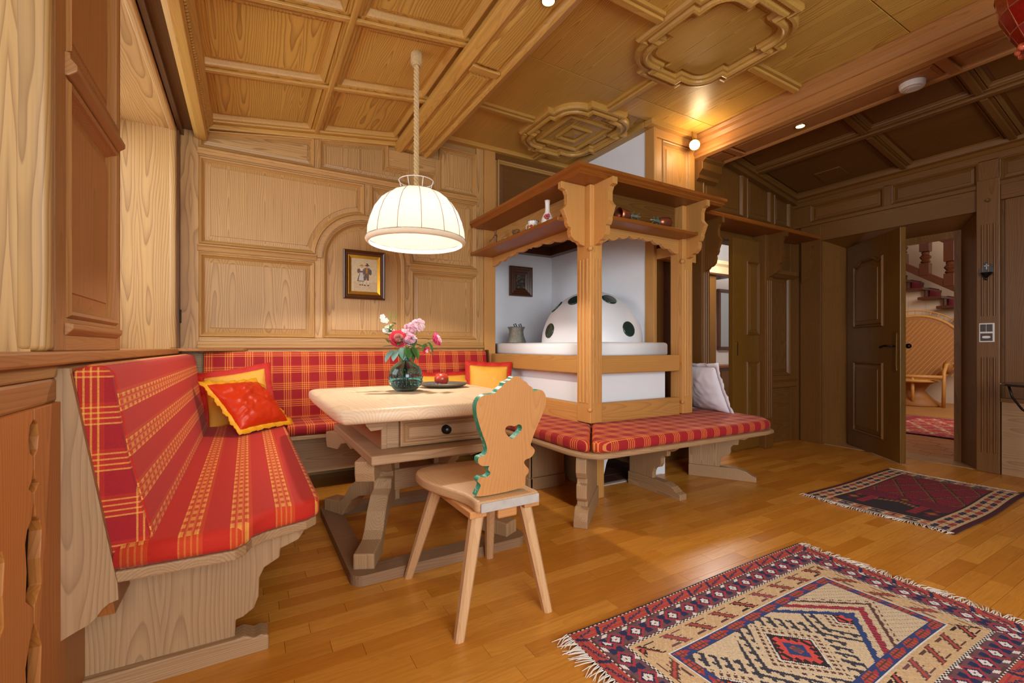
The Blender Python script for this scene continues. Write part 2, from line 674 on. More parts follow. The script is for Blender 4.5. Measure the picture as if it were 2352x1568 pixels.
# ------------------------------------------------------------------ left wall, its two window bays
wl = structure('wall_left', MB().box(-.86, -.425, -1.6, .60, 0, .93).box(-.86, -.60, .60, 1.56, 0, .93).box(-.86, -.425, 1.56, 3.96, 0, .93).box(-.86, -.425, 1.45, 2.145, .93, 2.95).box(-.86, -.425, 3.745, 3.96, .93, 2.95)
               .box(-.86, -.425, 2.145, 3.745, 2.455, 2.95).box(-.86, -.425, .05, 1.45, 2.455, 2.95).box(-.86, -.425, -1.6, .05, .93, 2.95), wood('orange', 'Z'))
obj('sill_board', MB().box(-.80, -.385, .05, 3.83, .957, .99), wood('orange', 'Y'), wl, bevel=.006)
obj('sill_moulding', MB().box(-.43, -.405, .05, 3.83, .925, .957), wood('moulding', 'Y'), wl, bevel=.006)
obj('rail', MB().box(-.43, -.407, .05, 1.60, .865, .925), wood('orange', 'Y'), wl, bevel=.008)
PL = lambda u, v, w: (-.425 + w, u, v)
# pier between the bays
obj('jamb_board', box(-.84, -.423, 1.435, 1.452, .99, 2.47), wood('pine', 'Z'), wl)
obj('edge_moulding', box(-.45, -.392, 1.432, 1.475, .99, 2.9), wood('pine', 'Z'), wl, bevel=.014, seg=4)
for a in ((1.50, 1.575, .99, 2.9), (2.085, 2.148, .99, 2.9)):
    pbox('stile', wl, PL, *a, 0, .026, 'orange', 'Z')
for a in ((1.575, 2.085, .99, 1.075), (1.575, 2.085, 1.685, 1.755), (1.575, 2.085, 2.44, 2.53)):
    pbox('rail', wl, PL, *a, 0, .026, 'orange', 'Y')
for a in ((1.575, 2.085, 1.075, 1.685), (1.575, 2.085, 1.755, 2.44), (1.575, 2.085, 2.53, 2.88)):
    panel(wl, rect(*a), PL, 'orange', 'Z', 'orange', 1.1, .026)
strip('moulding', wl, lambda u, v, w: (-.425 + u, w, v), [(0, 1.69), (.032, 1.69), (.05, 1.705), (.05, 1.72), (.036, 1.735), (.036, 1.75), (0, 1.755)], 1.565, 2.095, 'orange', 'Y')
strip('moulding', wl, lambda u, v, w: (-.425 + u, w, v), [(0, 1.03), (.028, 1.03), (.042, 1.045), (.042, 1.06), (0, 1.072)], 1.565, 2.095, 'orange', 'Y')
# far jamb and soffit of the bay
obj('jamb_board', box(-.79, -.422, 3.728, 3.746, .99, 2.452), wood('pine', 'Z'), wl)
obj('edge_moulding', box(-.445, -.405, 3.722, 3.76, .99, 2.47), wood('pine', 'Z'), wl, bevel=.012, seg=4)
obj('soffit_board', box(-.79, -.422, 2.146, 3.74, 2.440, 2.457), wood('pine', 'Y'), wl)
obj('soffit_board', box(-.79, -.422, .05, 1.45, 2.440, 2.457), wood('pine', 'Y'), wl)
obj('edge_moulding', box(-.445, -.405, -.3, 3.76, 2.432, 2.462), wood('pine', 'Y'), wl, bevel=.01, seg=3)
obj('curtain_channel', box(-.425, -.31, -1.0, 3.86, 2.50, 2.62), wood('dark', 'Y'), wl)
obj('pelmet_board', box(-.40, -.375, -1.0, 3.84, 2.455, 2.60), wood('frame', 'Y'), wl)
# dark stile between jamb and back wall, with its little flush latch
obj('stile', box(-.425, -.395, 3.765, 3.86, .99, 2.5), wood('dark', 'Z'), wl, bevel=.004)
obj('latch', box(-.396, -.388, 3.795, 3.825, 1.165, 1.255), plain('dark_metal', '2c2622', .4, .8), wl, bevel=.003)

FRAMEW = wood('orange', 'Z')
GLASS = NT('window_glass')
tr = GLASS.n('ShaderNodeBsdfTransparent')
gl = GLASS.n('ShaderNodeBsdfGlossy')
gl.inputs['Roughness'].default_value = .02
mx = GLASS.n('ShaderNodeMixShader')
mx.inputs[0].default_value = .06
GLASS.link(tr.outputs[0], mx.inputs[1])
GLASS.link(gl.outputs[0], mx.inputs[2])
GLASS.link(mx.outputs[0], GLASS.out.inputs[0])
for k, (y0, y1) in enumerate(((2.16, 3.735), (.06, 1.44))):
    wn = structure('window_%d' % (k + 1))
    for a in ((y0, y0 + .06), (y1 - .06, y1), ((y0 + y1) / 2 - .04, (y0 + y1) / 2 + .04)):
        obj('frame', box(-.82, -.77, a[0], a[1], .99, 2.44), FRAMEW, wn, bevel=.004)
    for a in ((.99, 1.06), (2.37, 2.44)):
        obj('frame', box(-.82, -.77, y0, y1, *a), wood('orange', 'Y'), wn, bevel=.004)
    obj('pane', box(-.797, -.793, y0 + .06, y1 - .06, 1.06, 2.37), GLASS.m, wn)

# ------------------------------------------------------------------ chimney and niche
wn = structure('wall_niche', MB().box(2.0, 3.0, 4.20, 4.30, 0, 2.3).box(2.0, 2.044, 3.94, 4.21, 0, 2.3), WHITE)
wc = structure('wall_chimney', MB().box(2.96, 3.50, 2.80, 4.30, 0, 2.94), WHITE)
obj('corner_board', box(2.95, 2.985, 2.70, 2.80, .98, 2.90), wood('stove', 'Z'), wc, bevel=.003)
PC = lambda u, v, w: (u, 2.75 - w, v)
obj('backing_board', box(2.985, 3.55, 2.75, 2.80, 0, 2.90), wood('dark', 'Z'), wc)
pbox('rail', wc, PC, 2.985, 3.50, 2.78, 2.88, 0, .04, 'stove', 'X')
pbox('stile', wc, PC, 2.985, 3.075, 2.15, 2.78, 0, .024, 'stove', 'Z')
pbox('stile', wc, PC, 3.43, 3.50, 2.15, 2.78, 0, .024, 'stove', 'Z')
pbox('rail', wc, PC, 3.075, 3.43, 2.15, 2.25, 0, .024, 'stove', 'X')
panel(wc, rect(3.075, 3.43, 2.25, 2.78), PC, 'stove', 'Z')
pbox('stile', wc, PC, 2.985, 3.04, 0, 2.12, 0, .03, 'dark', 'Z')
pbox('header', wc, PC, 3.04, 3.42, 1.74, 1.86, 0, .10, 'stove', 'X')
pbox('passage_shade_panel', wc, PC, 3.09, 3.40, .1, 1.74, 0, .012, 'frame', 'Z')  # dark board stands in for the shade of an open passage
pbox('stile', wc, PC, 3.04, 3.09, 0, 1.74, 0, .03, 'dark', 'Z')

# ------------------------------------------------------------------ back wall on the right of the stove
wr = structure('wall_back_right', MB().box(3.50, 3.62, 2.755, 2.90, 0, 2.94).box(3.62, 4.43, 2.755, 2.90, 2.035, 2.94).box(4.43, 5.45, 2.755, 2.90, 0, 2.94), wood('dark', 'Z'))
PR = lambda u, v, w: (u, 2.755 - w, v)
for a in ((3.50, 3.62), (4.23, 4.29), (4.70, 4.76), (5.06, 5.15)):
    pbox('stile', wr, PR, a[0], a[1], 2.16, 2.84 - .18 * (a[0] - 3.82), 0, .025, 'dark', 'Z')
for a in ((3.62, 4.23), (4.29, 4.70), (4.76, 5.06)):
    z1 = 2.80 - .18 * (a[1] - 3.82)
    panel(wr, [(a[0], 2.28), (a[1], 2.28), (a[1], z1), (a[0], z1 + .18 * (a[1] - a[0]))], PR, 'dark', 'Z', 'moulddark')
pbox('rail', wr, PR, 3.50, 5.15, 2.16, 2.28, 0, .022, 'dark', 'X')
strip('cornice', wr, PR, [(3.82, 2.76), (5.15, 2.52), (5.15, 2.60), (3.82, 2.84)], 0, .07, 'dark', 'X')
strip('cornice', wr, PR, [(3.82, 2.80), (5.15, 2.56), (5.15, 2.60), (3.82, 2.84)], .07, .10, 'moulddark', 'X')
obj('ledge_shelf', MB().prism([(2.46, 2.118), (2.47, 2.115), (2.755, 2.115), (2.755, 2.15), (2.455, 2.15), (2.45, 2.138)], lambda u, v, w: (w, u, v), 3.06, 5.15), wood('red', 'X'), wr, bevel=.003)
pbox('header', wr, PR, 3.62, 4.45, 2.035, 2.08, -.02, .03, 'dark', 'X')
pbox('stile', wr, PR, 3.48, 3.62, 0, 2.115, 0, .05, 'dark', 'Z')
# carved bracket profile used under ledges (out, down)
BRK = [(0, 0), (.20, 0), (.20, -.045), (.165, -.055), (.150, -.085), (.150, -.145), (.165, -.165), (.185, -.185), (.175, -.20), (.165, -.225),
       (.150, -.255), (.150, -.275), (.135, -.30), (.120, -.305), (.125, -.33), (.115, -.365), (.085, -.39), (.055, -.395), (.04, -.41), (0, -.42)]


def bracket(name, parent, P, w0, w1, key, scale=(1, 1)):
    poly = [(a * scale[0], b * scale[1]) for a, b in BRK]
    return obj(name, MB().prism(poly, P, w0, w1), wood(key, 'Z'), parent, bevel=.003)


def fluted(name, parent, x0, x1, y0, y1, z0, z1, key, fz0, fz1, faces='fl', n=3):
    """square post whose named faces carry n raised flutes"""
    o = obj(name, box(x0, x1, y0, y1, z0, z1), wood(key, 'Z'), parent, bevel=.006)
    for f in faces:
        for k in range(n):
            if f == 'f':
                wd = (x1 - x0)
                c = x0 + wd * (k + 1) / (n + 1)
                obj('flute', MB().prism(arc(0, 0, wd * .075, .008, 180, 360, 6), lambda u, v, w: (c + u, y0 + v, w), fz0, fz1), wood(key, 'Z'), o, smooth=False)
            else:
                wd = (y1 - y0)
                c = y0 + wd * (k + 1) / (n + 1)
                obj('flute', MB().prism(arc(0, 0, .008, wd * .075, 90, 270, 6), lambda u, v, w: (x0 + u, c + v, w), fz0, fz1), wood(key, 'Z'), o, smooth=False)
    return o


fluted('pilaster', wr, 4.42, 4.55, 2.62, 2.755, 0, 2.115, 'dark', .30, 1.66, 'f')
bracket('bracket', wr, lambda u, v, w: (w, 2.62 - u * .85, 2.115 + v), 4.47, 4.51, 'dark', (1, 1))
fluted('pilaster', wr, 3.46, 3.57, 2.62, 2.755, 0, 2.115, 'dark', .60, 1.66, 'f')
bracket('bracket', wr, lambda u, v, w: (w, 2.62 - u * .85, 2.115 + v), 3.50, 3.53, 'dark', (1, 1.05))
pbox('stile', wr, PR, 4.55, 4.66, .0, 2.115, 0, .03, 'dark', 'Z')
pbox('stile', wr, PR, 5.06, 5.15, .0, 2.115, 0, .03, 'dark', 'Z')
pbox('rail', wr, PR, 4.66, 5.06, 1.75, 2.115, 0, .02, 'dark', 'X')
panel(wr, rect(4.66, 5.06, .70, 1.75), PR, 'dark', 'Z', 'moulddark')
strip('moulding', wr, lambda u, v, w: (w, 2.755 - u, v), [(0, 1.72), (.04, 1.73), (.085, 1.76), (.085, 1.80), (0, 1.82)], 4.60, 5.12, 'moulddark', 'X')
strip('moulding', wr, lambda u, v, w: (w, 2.755 - u, v), [(0, .56), (.05, .58), (.05, .61), (.035, .63), (.055, .66), (.03, .70), (0, .71)], 4.56, 5.15, 'moulddark', 'X')
pbox('wainscot', wr, PR, 4.56, 5.15, 0, .57, 0, .028, 'dark', 'X')

# sliding door leaf
d2 = structure('door_2', box(4.0, 4.42, 2.685, 2.735, .01, 2.05), wood('door', 'Z'), bevel=.004)
PD = lambda u, v, w: (u, 2.685 - w, v)
panel(d2, rect(4.20, 4.41, 1.12, 1.84), PD, 'door', 'Z', 'moulddark', .8, .008)
panel(d2, rect(4.20, 4.41, .12, .86), PD, 'door', 'Z', 'moulddark', .8, .008)
obj('finger_pull', box(4.045, 4.07, 2.678, 2.686, .92, 1.05), plain('old_brass', '9a7a45', .35, .9), d2, bevel=.004)

# ------------------------------------------------------------------ right wall with the splayed doorway
XR = 5.15
PW = lambda u, v, w: (XR - w, u, v)
Z3 = lambda u, v, w: (u, v, w)
wrt = structure('wall_right', MB().prism([(XR, 2.45), (5.36, 2.33), (5.45, 2.33), (5.45, 2.90), (XR, 2.90)], Z3, 0, 2.95)
                .prism([(XR, -1.6), (5.45, -1.6), (5.45, 1.45), (5.36, 1.45), (XR, 1.30)], Z3, 0, 2.95)
                .prism([(XR, 2.10), (5.36, 2.02), (5.45, 2.02), (5.45, 2.95), (XR, 2.95)], lambda u, v, w: (u, w, v), 1.30, 2.45), wood('dark', 'Z'))
obj('jamb_board', MB().prism([(XR - .002, 2.448), (5.362, 2.326), (5.362, 2.334), (XR - .002, 2.46)], Z3, 0, 2.09), wood('moulddark', 'Z'), wrt)
obj('jamb_board', MB().prism([(XR - .002, 1.302), (5.362, 1.454), (5.362, 1.446), (XR - .002, 1.29)], Z3, 0, 2.09), wood('dark', 'Z'), wrt)
pbox('post', wrt, PW, 2.46, 2.66, 0, 2.26, 0, .028, 'dark', 'Z')
obj('bracket', MB().prism([(2.64 - a * .55, 2.10 + b) for a, b in BRK] , PW, .028, .045), wood('dark', 'Z'), wrt, bevel=.003)
pbox('lintel', wrt, PW, 1.28, 2.66, 2.10, 2.275, 0, .022, 'dark', 'Y')
pbox('rail', wrt, PW, .2, 2.74, 2.275, 2.31, 0, .034, 'dark', 'Y')
pbox('rail', wrt, PW, .2, 2.74, 2.49, 2.545, 0, .024, 'dark', 'Y')
for a in ((1.865, 1.925), (1.17, 1.29), (2.56, 2.75)):
    pbox('stile', wrt, PW, a[0], a[1], 2.30, 2.50, 0, .024, 'dark', 'Z')
for a in ((1.925, 2.56), (1.29, 1.865), (.45, 1.17)):
    panel(wrt, rect(a[0], a[1], 2.31, 2.49), PW, 'dark', 'Y', 'moulddark', .7)
strip('cornice', wrt, lambda u, v, w: (XR - u, w, v), [(0, 2.54), (.03, 2.545), (.05, 2.57), (.08, 2.58), (.09, 2.61), (0, 2.63)], .2, 2.75, 'moulddark', 'Y')
# heavy post on the near side of the doorway
pw = pbox('post', wrt, PW, 1.16, 1.295, 0, 2.34, 0, .045, 'dark', 'Z', .005)
for z0, z1 in ((.16, .92), (1.25, 1.98)):
    for k in range(3):
        c = 1.19 + k * .034
        obj('flute', MB().prism(arc(0, 0, .009, .008, 90, 270, 6), lambda u, v, w: (XR - .045 + u, c + v, w), z0, z1), wood('dark', 'Z'), pw)
obj('peg', MB().lathe([(.014, 0), (.014, .012), (.01, .02), (0, .02)], (0, 0, 0), 8, Matrix.Translation((XR - .045, 1.225, 2.17)) @ Matrix.Rotation(-PI / 2, 4, 'Y')), wood('dark', 'X'), pw)
pbox('rail', wrt, PW, .2, 1.16, 2.16, 2.28, 0, .03, 'dark', 'Y')
pbox('panel', wrt, PW, .2, 1.14, .60, 2.16, 0, .012, 'dark', 'Z')
pbox('rail', wrt, PW, .2, 1.16, .57, .60, 0, .035, 'dark', 'Y')
pbox('wainscot', wrt, PW, .2, 1.155, 0, .57, 0, .030, 'pale', 'Y')
structure('wall_rear_light_block', box(2.2, 5.45, -1.75, -1.6, 0, 2.95), wood('dark', 'Z'))  # unseen partial wall, added to keep rear daylight off the right side
fr = structure('trim_1', MB().box(5.36, 5.42, 1.45, 1.50, 0, 2.02).box(5.36, 5.42, 2.29, 2.33, 0, 2.02).box(5.362, 5.418, 1.50, 2.29, 1.96, 2.019), wood('dark', 'Z'))
thr = structure('trim_2', box(5.15, 5.40, 1.30, 2.44, -.011, .004), plain('terracotta_sill', 'a9825e', .35, var=.15, scale=9))

# door leaf, opened into the room
hx, hy = 5.33, 2.305
dd = Vector((-.657, -.754, 0)).normalized()
dn = Vector((-dd.y, dd.x, 0))
if dn.x > 0:
    dn = -dn
PDL = lambda u, v, w: (hx + dd.x * u + dn.x * w, hy + dd.y * u + dn.y * w, v)
d1 = structure('door_1', MB().prism(rect(0, .83, .012, 2.02), PDL, -.045, 0), wood('door', 'Z'), bevel=.004)
panel(d1, [(.12, 1.19), (.60, 1.19), (.60, 1.83), (.53, 1.80), (.45, 1.84), (.25, 1.84), (.18, 1.80), (.12, 1.80)], PDL, 'door', 'Z', 'moulddark', 1.0, .006)
panel(d1, rect(.12, .60, .17, .86), PDL, 'door', 'Z', 'moulddark', 1.0, .006)
BR = plain('old_brass', '9a7a45', .35, .9)
obj('lock_plate', MB().prism([(.742, .80), (.765, .79), (.788, .80), (.782, .85), (.785, 1.05), (.788, 1.12), (.765, 1.14), (.742, 1.12), (.745, 1.05), (.748, .85)], PDL, 0, .005), BR, d1)
hd = MB().tube([PDL(.765, 1.01, .0), PDL(.765, 1.01, .045)], .008).tube([PDL(.765, 1.01, .045), PDL(.72, 1.012, .052), PDL(.67, 1.008, .05), PDL(.64, 1.0, .048)], [.008, .01, .009, .012])
obj('handle', hd, plain('dark_iron', '2b241f', .35, .85), d1, smooth=True)
hd = MB().tube([PDL(.765, 1.01, -.045), PDL(.765, 1.01, -.09)], .008).ball(PDL(.765, 1.01, -.10), .022)
obj('handle', hd, plain('dark_iron', '2b241f', .35, .85), d1, smooth=True)

# ------------------------------------------------------------------ ceiling
cl = structure('ceiling', box(-.86, 5.5, -1.6, 4.32, 2.955, 3.05), wood('ceiling', 'Y'))
zl = lambda x: 2.615 + .13 * (x + .23)
PCL = lambda u, v, w: (u, v, zl(u) - w)
PCM = lambda u, v, w: (u, v, 2.90 - w)
zr = lambda x: 2.86 - .18 * (x - 3.82)
PCR = lambda u, v, w: (u, v, zr(u) - w)
strip('backing_board', cl, PCL, rect(-.42, 1.14, -1.6, 3.86), -.04, 0, 'ceiling', 'Y', 0)
strip('backing_board', cl, PCM, rect(1.35, 3.52, -1.6, 3.86), -.04, 0, 'ceiling', 'Y', 0)
strip('backing_board', cl, PCR, rect(3.78, 5.16, -1.6, 2.80), -.04, 0, 'dark', 'Y', 0)
# left bay: coffers between ribs
for a in ((-.25, 1.12, 3.075, 3.145), (-.25, 1.12, 2.375, 2.445), (-.25, 1.12, 1.675, 1.745)):
    strip('rib', cl, PCL, rect(*a), 0, .034, 'ceiling', 'X')
    strip('rib', cl, PCL, rect(a[0], a[1], a[2] + .02, a[3] - .02), .034, .05, 'mouldceil', 'X')
strip('rib', cl, PCL, rect(.425, .505, -1.0, 3.86), 0, .034, 'ceiling', 'Y')
strip('rib', cl, PCL, rect(.448, .482, -1.0, 3.86), .034, .054, 'mouldceil', 'Y', .008)
for v0, v1 in ((3.145, 3.78), (2.445, 3.075), (1.745, 2.375), (1.05, 1.675)):
    for u0, u1 in ((-.235, .425), (.505, 1.075)):
        panel(cl, rect(u0, u1, v0, v1), PCL, 'ceiling', 'Y', 'mouldceil', 1.0, .03)
strip('cornice', cl, PCL, rect(-.25, 1.10, 3.78, 3.86), 0, .05, 'mouldceil', 'X', .006)
strip('cornice', cl, PCL, rect(-.25, 1.10, 3.815, 3.86), .05, .085, 'mouldceil', 'X', .006)
strip('beam', cl, lambda u, v, w: (u, w, v), [(-.315, 2.455), (-.29, 2.445), (-.245, 2.445), (-.235, 2.47), (-.25, 2.50), (-.235, 2.53), (-.205, 2.56), (-.205, 2.62), (-.315, 2.64)], -1.0, 3.835, 'mouldceil', 'Y')
bd = MB()
for k in range(120):
    bd.ball((-.236, .95 + k * .0238, 2.499), .0125, 7, 5)
o = obj('bead_moulding', bd, wood('mouldceil', 'Y'), cl, smooth=True)
o['kind'] = 'stuff'


def beam(x0, x1, zb, key, mk, crosses, y1, ztop=2.95):
    obj('beam', box(x0, x1, -1.2, y1, zb + .012, ztop), wood(key, 'Y'), cl)
    for x, s in ((x0, 1), (x1, -1)):
        # stepped moulding on each lower edge
        pr = [(-.018, .055), (-.018, .03), (-.006, .02), (-.006, 0), (.03, -.012), (.045, -.004), (.055, .012), (.055, .02), (0, .055)]
        strip('moulding', cl, lambda u, v, w: (x + u * s, w, zb + v), pr, -1.2, y1, mk, 'Y', 0)
        pr = [(0, .10), (-.012, .105), (-.03, .135), (-.03, .16), (-.05, .18), (-.05, .23), (0, .23)]
        strip('moulding', cl, lambda u, v, w: (x + u * s, w, zb + v), pr, -1.2, y1, mk, 'Y', 0)
    PS = lambda u, v, w: (u, v, zb + .012 - w)
    ys = [-1.0] + crosses + [y1 - .03]
    for yc in crosses:
        strip('cross_rib', cl, PS, rect(x0 + .05, x1 - .05, yc - .03, yc + .03), 0, .02, mk, 'X', .006)
    for a, b in zip(ys[:-1], ys[1:]):
        panel(cl, rect(x0 + .055, x1 - .055, a + .03, b - .03), PS, key, 'Y', mk, .5, .004, False)


beam(1.10, 1.39, 2.67, 'ceiling', 'mouldceil', [1.42, 2.47], 3.86)
beam(3.50, 3.83, 2.70, 'orange', 'orange', [1.05, 2.45], 2.75)
obj('corbel', MB().prism([(0, 2.74), (.12, 2.72), (.12, 2.68), (.09, 2.66), (.09, 2.60), (.05, 2.56), (.05, 2.53), (0, 2.50)], lambda u, v, w: (w, 2.75 - u, v), 3.52, 3.80), wood('dark', 'Z'), cl, bevel=.004)

# middle bay: broad boards, medallions and ribs
for x0, x1 in ((1.42, 2.44), (2.44, 3.45)):
    for y0, y1 in ((2.50, 3.84), (1.16, 2.50), (.0, 1.16)):
        strip('panel', cl, PCM, rect(x0 + .003, x1 - .003, y0 + .002, min(y1, 2.72) - .002 if x0 > 2.4 else y1 - .002), 0, .01, 'ceiling', 'Y', .003)


def medallion(cx, cy, hx, hy, a, b, s, x_cut=None):
    """mid sides straight and proud, corners rounded and set back by s"""
    pts = []
    for qx, qy in ((1, 1), (-1, 1), (-1, -1), (1, -1)):
        q = [(hx, b), (hx - s, b)] + [(x, y) for x, y in arc(a, b, hx - s - a, hy - s - b, 2, 88, 9)] + [(a, hy - s), (a, hy)]
        q = [(x * qx, y * qy) for x, y in q]
        if qx * qy < 0:
            q = q[::-1]
        pts += q
    pts = [(cx + x, cy + y) for x, y in pts]
    prof = [(-.015, .01), (-.015, .035), (-.005, .05), (.012, .054), (.018, .044), (.034, .044), (.042, .06), (.056, .066), (.066, .058), (.07, .046), (.085, .042), (.09, .016)]
    md = obj('medallion_frame', molded(pts, PCM, prof, False), wood('mouldceil', 'Y'), cl)
    q = inset(pts, .088)
    obj('medallion_field', molded(q, PCM, [(0, .010), (0, .016), (.028, .024), (.03, .03)], True), wood('ceiling', 'Y'), cl)
    return md


medallion(2.47, 1.80, .41, .43, .17, .20, .05)
medallion(2.47, 3.17, .41, .45, .17, .21, .05)
for k, (hx_, hy_) in enumerate(((.22, .25), (.11, .12))):
    rr = rect(2.47 - hx_, 2.47 + hx_, 3.17 - hy_, 3.17 + hy_)
    obj('medallion_moulding', molded(rr, PCM, [(0, .028), (0, .048), (.01, .052), (.022, .046), (.026, .028)], False), wood('mouldceil', 'Y'), cl)
obj('medallion_boss', molded(rect(2.40, 2.54, 3.09, 3.25), PCM, [(0, .028), (.01, .04), (.05, .05)], True), wood('mouldceil', 'Y'), cl)


def rib(x0, x1, y0, y1, P=PCM, key='mouldceil', h=.05):
    ax_ = 'X' if (x1 - x0) > (y1 - y0) else 'Y'
    e = .018
    strip('rib', cl, P, rect(x0, x1, y0, y1), 0, h * .6, key, ax_, .004)
    if ax_ == 'X':
        strip('rib_moulding', cl, P, rect(x0, x1, y0 + e, y1 - e), h * .6, h, key, ax_, .006)
    else:
        strip('rib_moulding', cl, P, rect(x0 + e, x1 - e, y0, y1), h * .6, h, key, ax_, .006)


rib(1.44, 2.045, 1.78, 1.86)
rib(2.895, 3.45, 1.78, 1.86)
rib(2.43, 2.51, 2.245, 2.71)
rib(2.43, 2.51, .2, 1.36)
rib(1.44, 2.045, 3.13, 3.21)
rib(2.43, 2.51, 3.64, 3.80)
strip('cornice', cl, PCM, rect(1.40, 2.96, 3.79, 3.86), 0, .045, 'mouldceil', 'X', .006)
strip('cornice', cl, PCM, rect(1.40, 1.45, .0, 3.80), 0, .03, 'mouldceil', 'Y', .006)
strip('cornice', cl, PCM, rect(2.885, 2.965, 2.755, 3.795), 0, .05, 'mouldceil', 'Y', .006)
strip('cornice', cl, PCM, rect(2.885, 3.45, 2.66, 2.752), 0, .052, 'mouldceil', 'X', .006)
# right bay
rib(4.32, 4.40, .2, 2.70, PCR, 'moulddark', .055)
for yc in (1.75, 1.08):
    rib(3.86, 4.32, yc - .04, yc + .04, PCR, 'moulddark')
    rib(4.40, 5.10, yc - .04, yc + .04, PCR, 'moulddark')
for u0, u1 in ((3.87, 4.32), (4.40, 5.08)):
    for v0, v1 in ((1.79, 2.68), (1.12, 1.71), (.45, 1.04)):
        panel(cl, rect(u0, u1, v0, v1), PCR, 'dark', 'Y', 'moulddark', .8, .02)
strip('hatch', cl, PCR, rect(4.75, 4.93, 2.12, 2.34), .012, .024, 'dark', 'X', .002)
# ------------------------------------------------------------------ hall beyond the right doorway
HP = plain('hall_plaster', 'd8bfa4', .85, var=.05, scale=5, bump=.08)
fh = structure('floor_hall', box(5.42, 12.6, -.6, 5.2, -.12, -.012), plain('hall_grout', '6b5648', .8))
TM = plain('terracotta', 'a0674a', .28, var=.22, scale=5)
hexr = .135
tl = []
for i in range(48):
    for j in range(30):
        cx = 5.50 + i * hexr * 1.5
        cy = .9 + j * hexr * math.sqrt(3) + (i % 2) * hexr * math.sqrt(3) / 2
        # keep the tiles that can be seen through the doorway
        lo, hi = .262 * cx - .3, .45 * cx + .35
        if lo < cy < hi and cx < 8.6:
            tl.append((cx, cy))
for cx, cy in tl:
    m = MB()
    m.loops([[(cx + (hexr - d) * math.cos(PI / 3 * k), cy + (hexr - d) * math.sin(PI / 3 * k), z) for k in range(6)] for d, z in ((.004, -.012), (.004, -.002), (.007, 0))], False, True)
    obj('tile', m, TM, fh)
obj('oak_floor', box(8.5, 11.6, .5, 5.2, -.013, .001), wood('orange', 'Y'), fh)
for q in ((11.45, 11.6, -.4, 5.0), (8.05, 11.6, 5.0, 5.2), (5.46, 8.05, 2.80, 2.895), (5.46, 11.6, -.6, -.4)):
    structure('wall_hall', box(*q, 0, 3.6), HP)
structure('baseboard_hall', box(11.42, 11.45, 0, 5.0, 0, .10), wood('hallwood', 'Y'))
structure('ceiling_hall', box(5.45, 11.6, -.6, 5.2, 3.6, 3.7), HP)

st = thing('staircase', 'dark wooden staircase with turned balusters rising behind the open door', 'staircase', (11.1, 3.3, 0))
HW = wood('hallwood', 'Y')
stp = MB()
for k in range(10):
    yk = 2.62 + k * .26
    zk = 1.55 + k * .178
    obj('tread', box(10.55, 11.43, yk - .03, yk + .31, zk - .045, zk), HW, st, bevel=.005)
    obj('riser', box(10.70, 11.43, yk + .24, yk + .262, zk - .01, zk + .14), HW, st)
    stp.box(10.78, 11.44, yk, yk + .262, 0, zk - .046)
    obj('stair_carpet', MB().box(10.85, 11.30, yk - .035, yk + .25, zk, zk + .012).box(10.85, 11.30, yk + .225, yk + .242, zk, zk + .14), plain('stair_runner', '8d2740', .9, var=.3, scale=60), st)
obj('plaster_side', stp, HP, st)
sl = .178 / .26
HO = wood('hallwood', 'Z')
P_s = lambda u, v, w: (10.45 + w, u, v)
zb_ = lambda yy: 1.58 + (yy - 2.62) * sl
for nm, a, b in (('base_rail', .16, .30), ('handrail', .93, 1.06)):
    obj(nm, MB().prism([(2.4, zb_(2.4) + a), (5.0, zb_(5.0) + a), (5.0, zb_(5.0) + b), (2.4, zb_(2.4) + b)], P_s, 0, .12), HW, st, bevel=.01)
for k in range(8):
    yy = 2.66 + k * .33
    z0 = zb_(yy) + .22
    obj('baluster', MB().box(10.44, 10.58, yy - .07, yy + .07, z0, z0 + .22).lathe([(.05, .22), (.075, .25), (.05, .275), (.085, .33), (.05, .38), (.06, .41), (.045, .43)], (10.51, yy, z0), 12).box(10.44, 10.58, yy - .07, yy + .07, z0 + .43, z0 + .78), HO, st, bevel=.008)

# peacock chair
pc = thing('peacock_chair', 'tall rattan peacock chair seen through the doorway under the stairs', 'chair', (10.2, 3.37, 0))
RT = plain('rattan', 'c58a43', .55, var=.25, scale=60)
RTD = plain('rattan_weave', '9a6127', .6, var=.3, scale=90, bump=.3)
cx, cy = 10.2, 3.37
fx = Vector((.503 * 1, .864, 0))
face = Vector((-.955, -.297, 0))      # towards the doorway
side = Vector((.297, -.955, 0))


def pcp(a, b, z):
    return (cx + side.x * a + face.x * b, cy + side.y * a + face.y * b, z)


def backo(k=1.0):
    o = [(-.32 * k, .52), (-.36 * k, .62), (-.50 * k, .68)] + [(x, z) for x, z in arc(0, .90, .68 * k, .68 * k, 196, -16, 26)] + [(.50 * k, .68), (.36 * k, .62), (.32 * k, .52)]
    return o


obj('back_weave', MB().prism(backo(.94) + [(.25, .45), (-.25, .45)], lambda u, v, w: pcp(u, -.1 + w - (v - .5) * .18, v), 0, .012), RTD, pc)
cane = MB()
for k in range(-20, 21):
    pts_ = []
    for q in range(24):
        z = .50 + q * .047
        u_ = k * .07 + (z - .9) * .75
        if (u_ / .62) ** 2 + ((z - .90) / .62) ** 2 < 1:
            pts_.append(pcp(u_, -.085 - (z - .5) * .18, z))
    if len(pts_) > 1:
        cane.tube(pts_, .010, 4)
o = obj('cane_strips', cane, RT, pc)
o['kind'] = 'stuff'
obj('back_rim', MB().tube([pcp(u, -.09 - (v - .5) * .18, v) for u, v in backo(.98)], .026, 8), RT, pc, smooth=True)
obj('back_rim', MB().tube([pcp(u, -.10 - (v - .5) * .18, v) for u, v in backo(1.12)[2:-2]], .012, 6), RT, pc, smooth=True)
oi, oo = backo(1.0)[3:-3], backo(1.11)[3:-3]
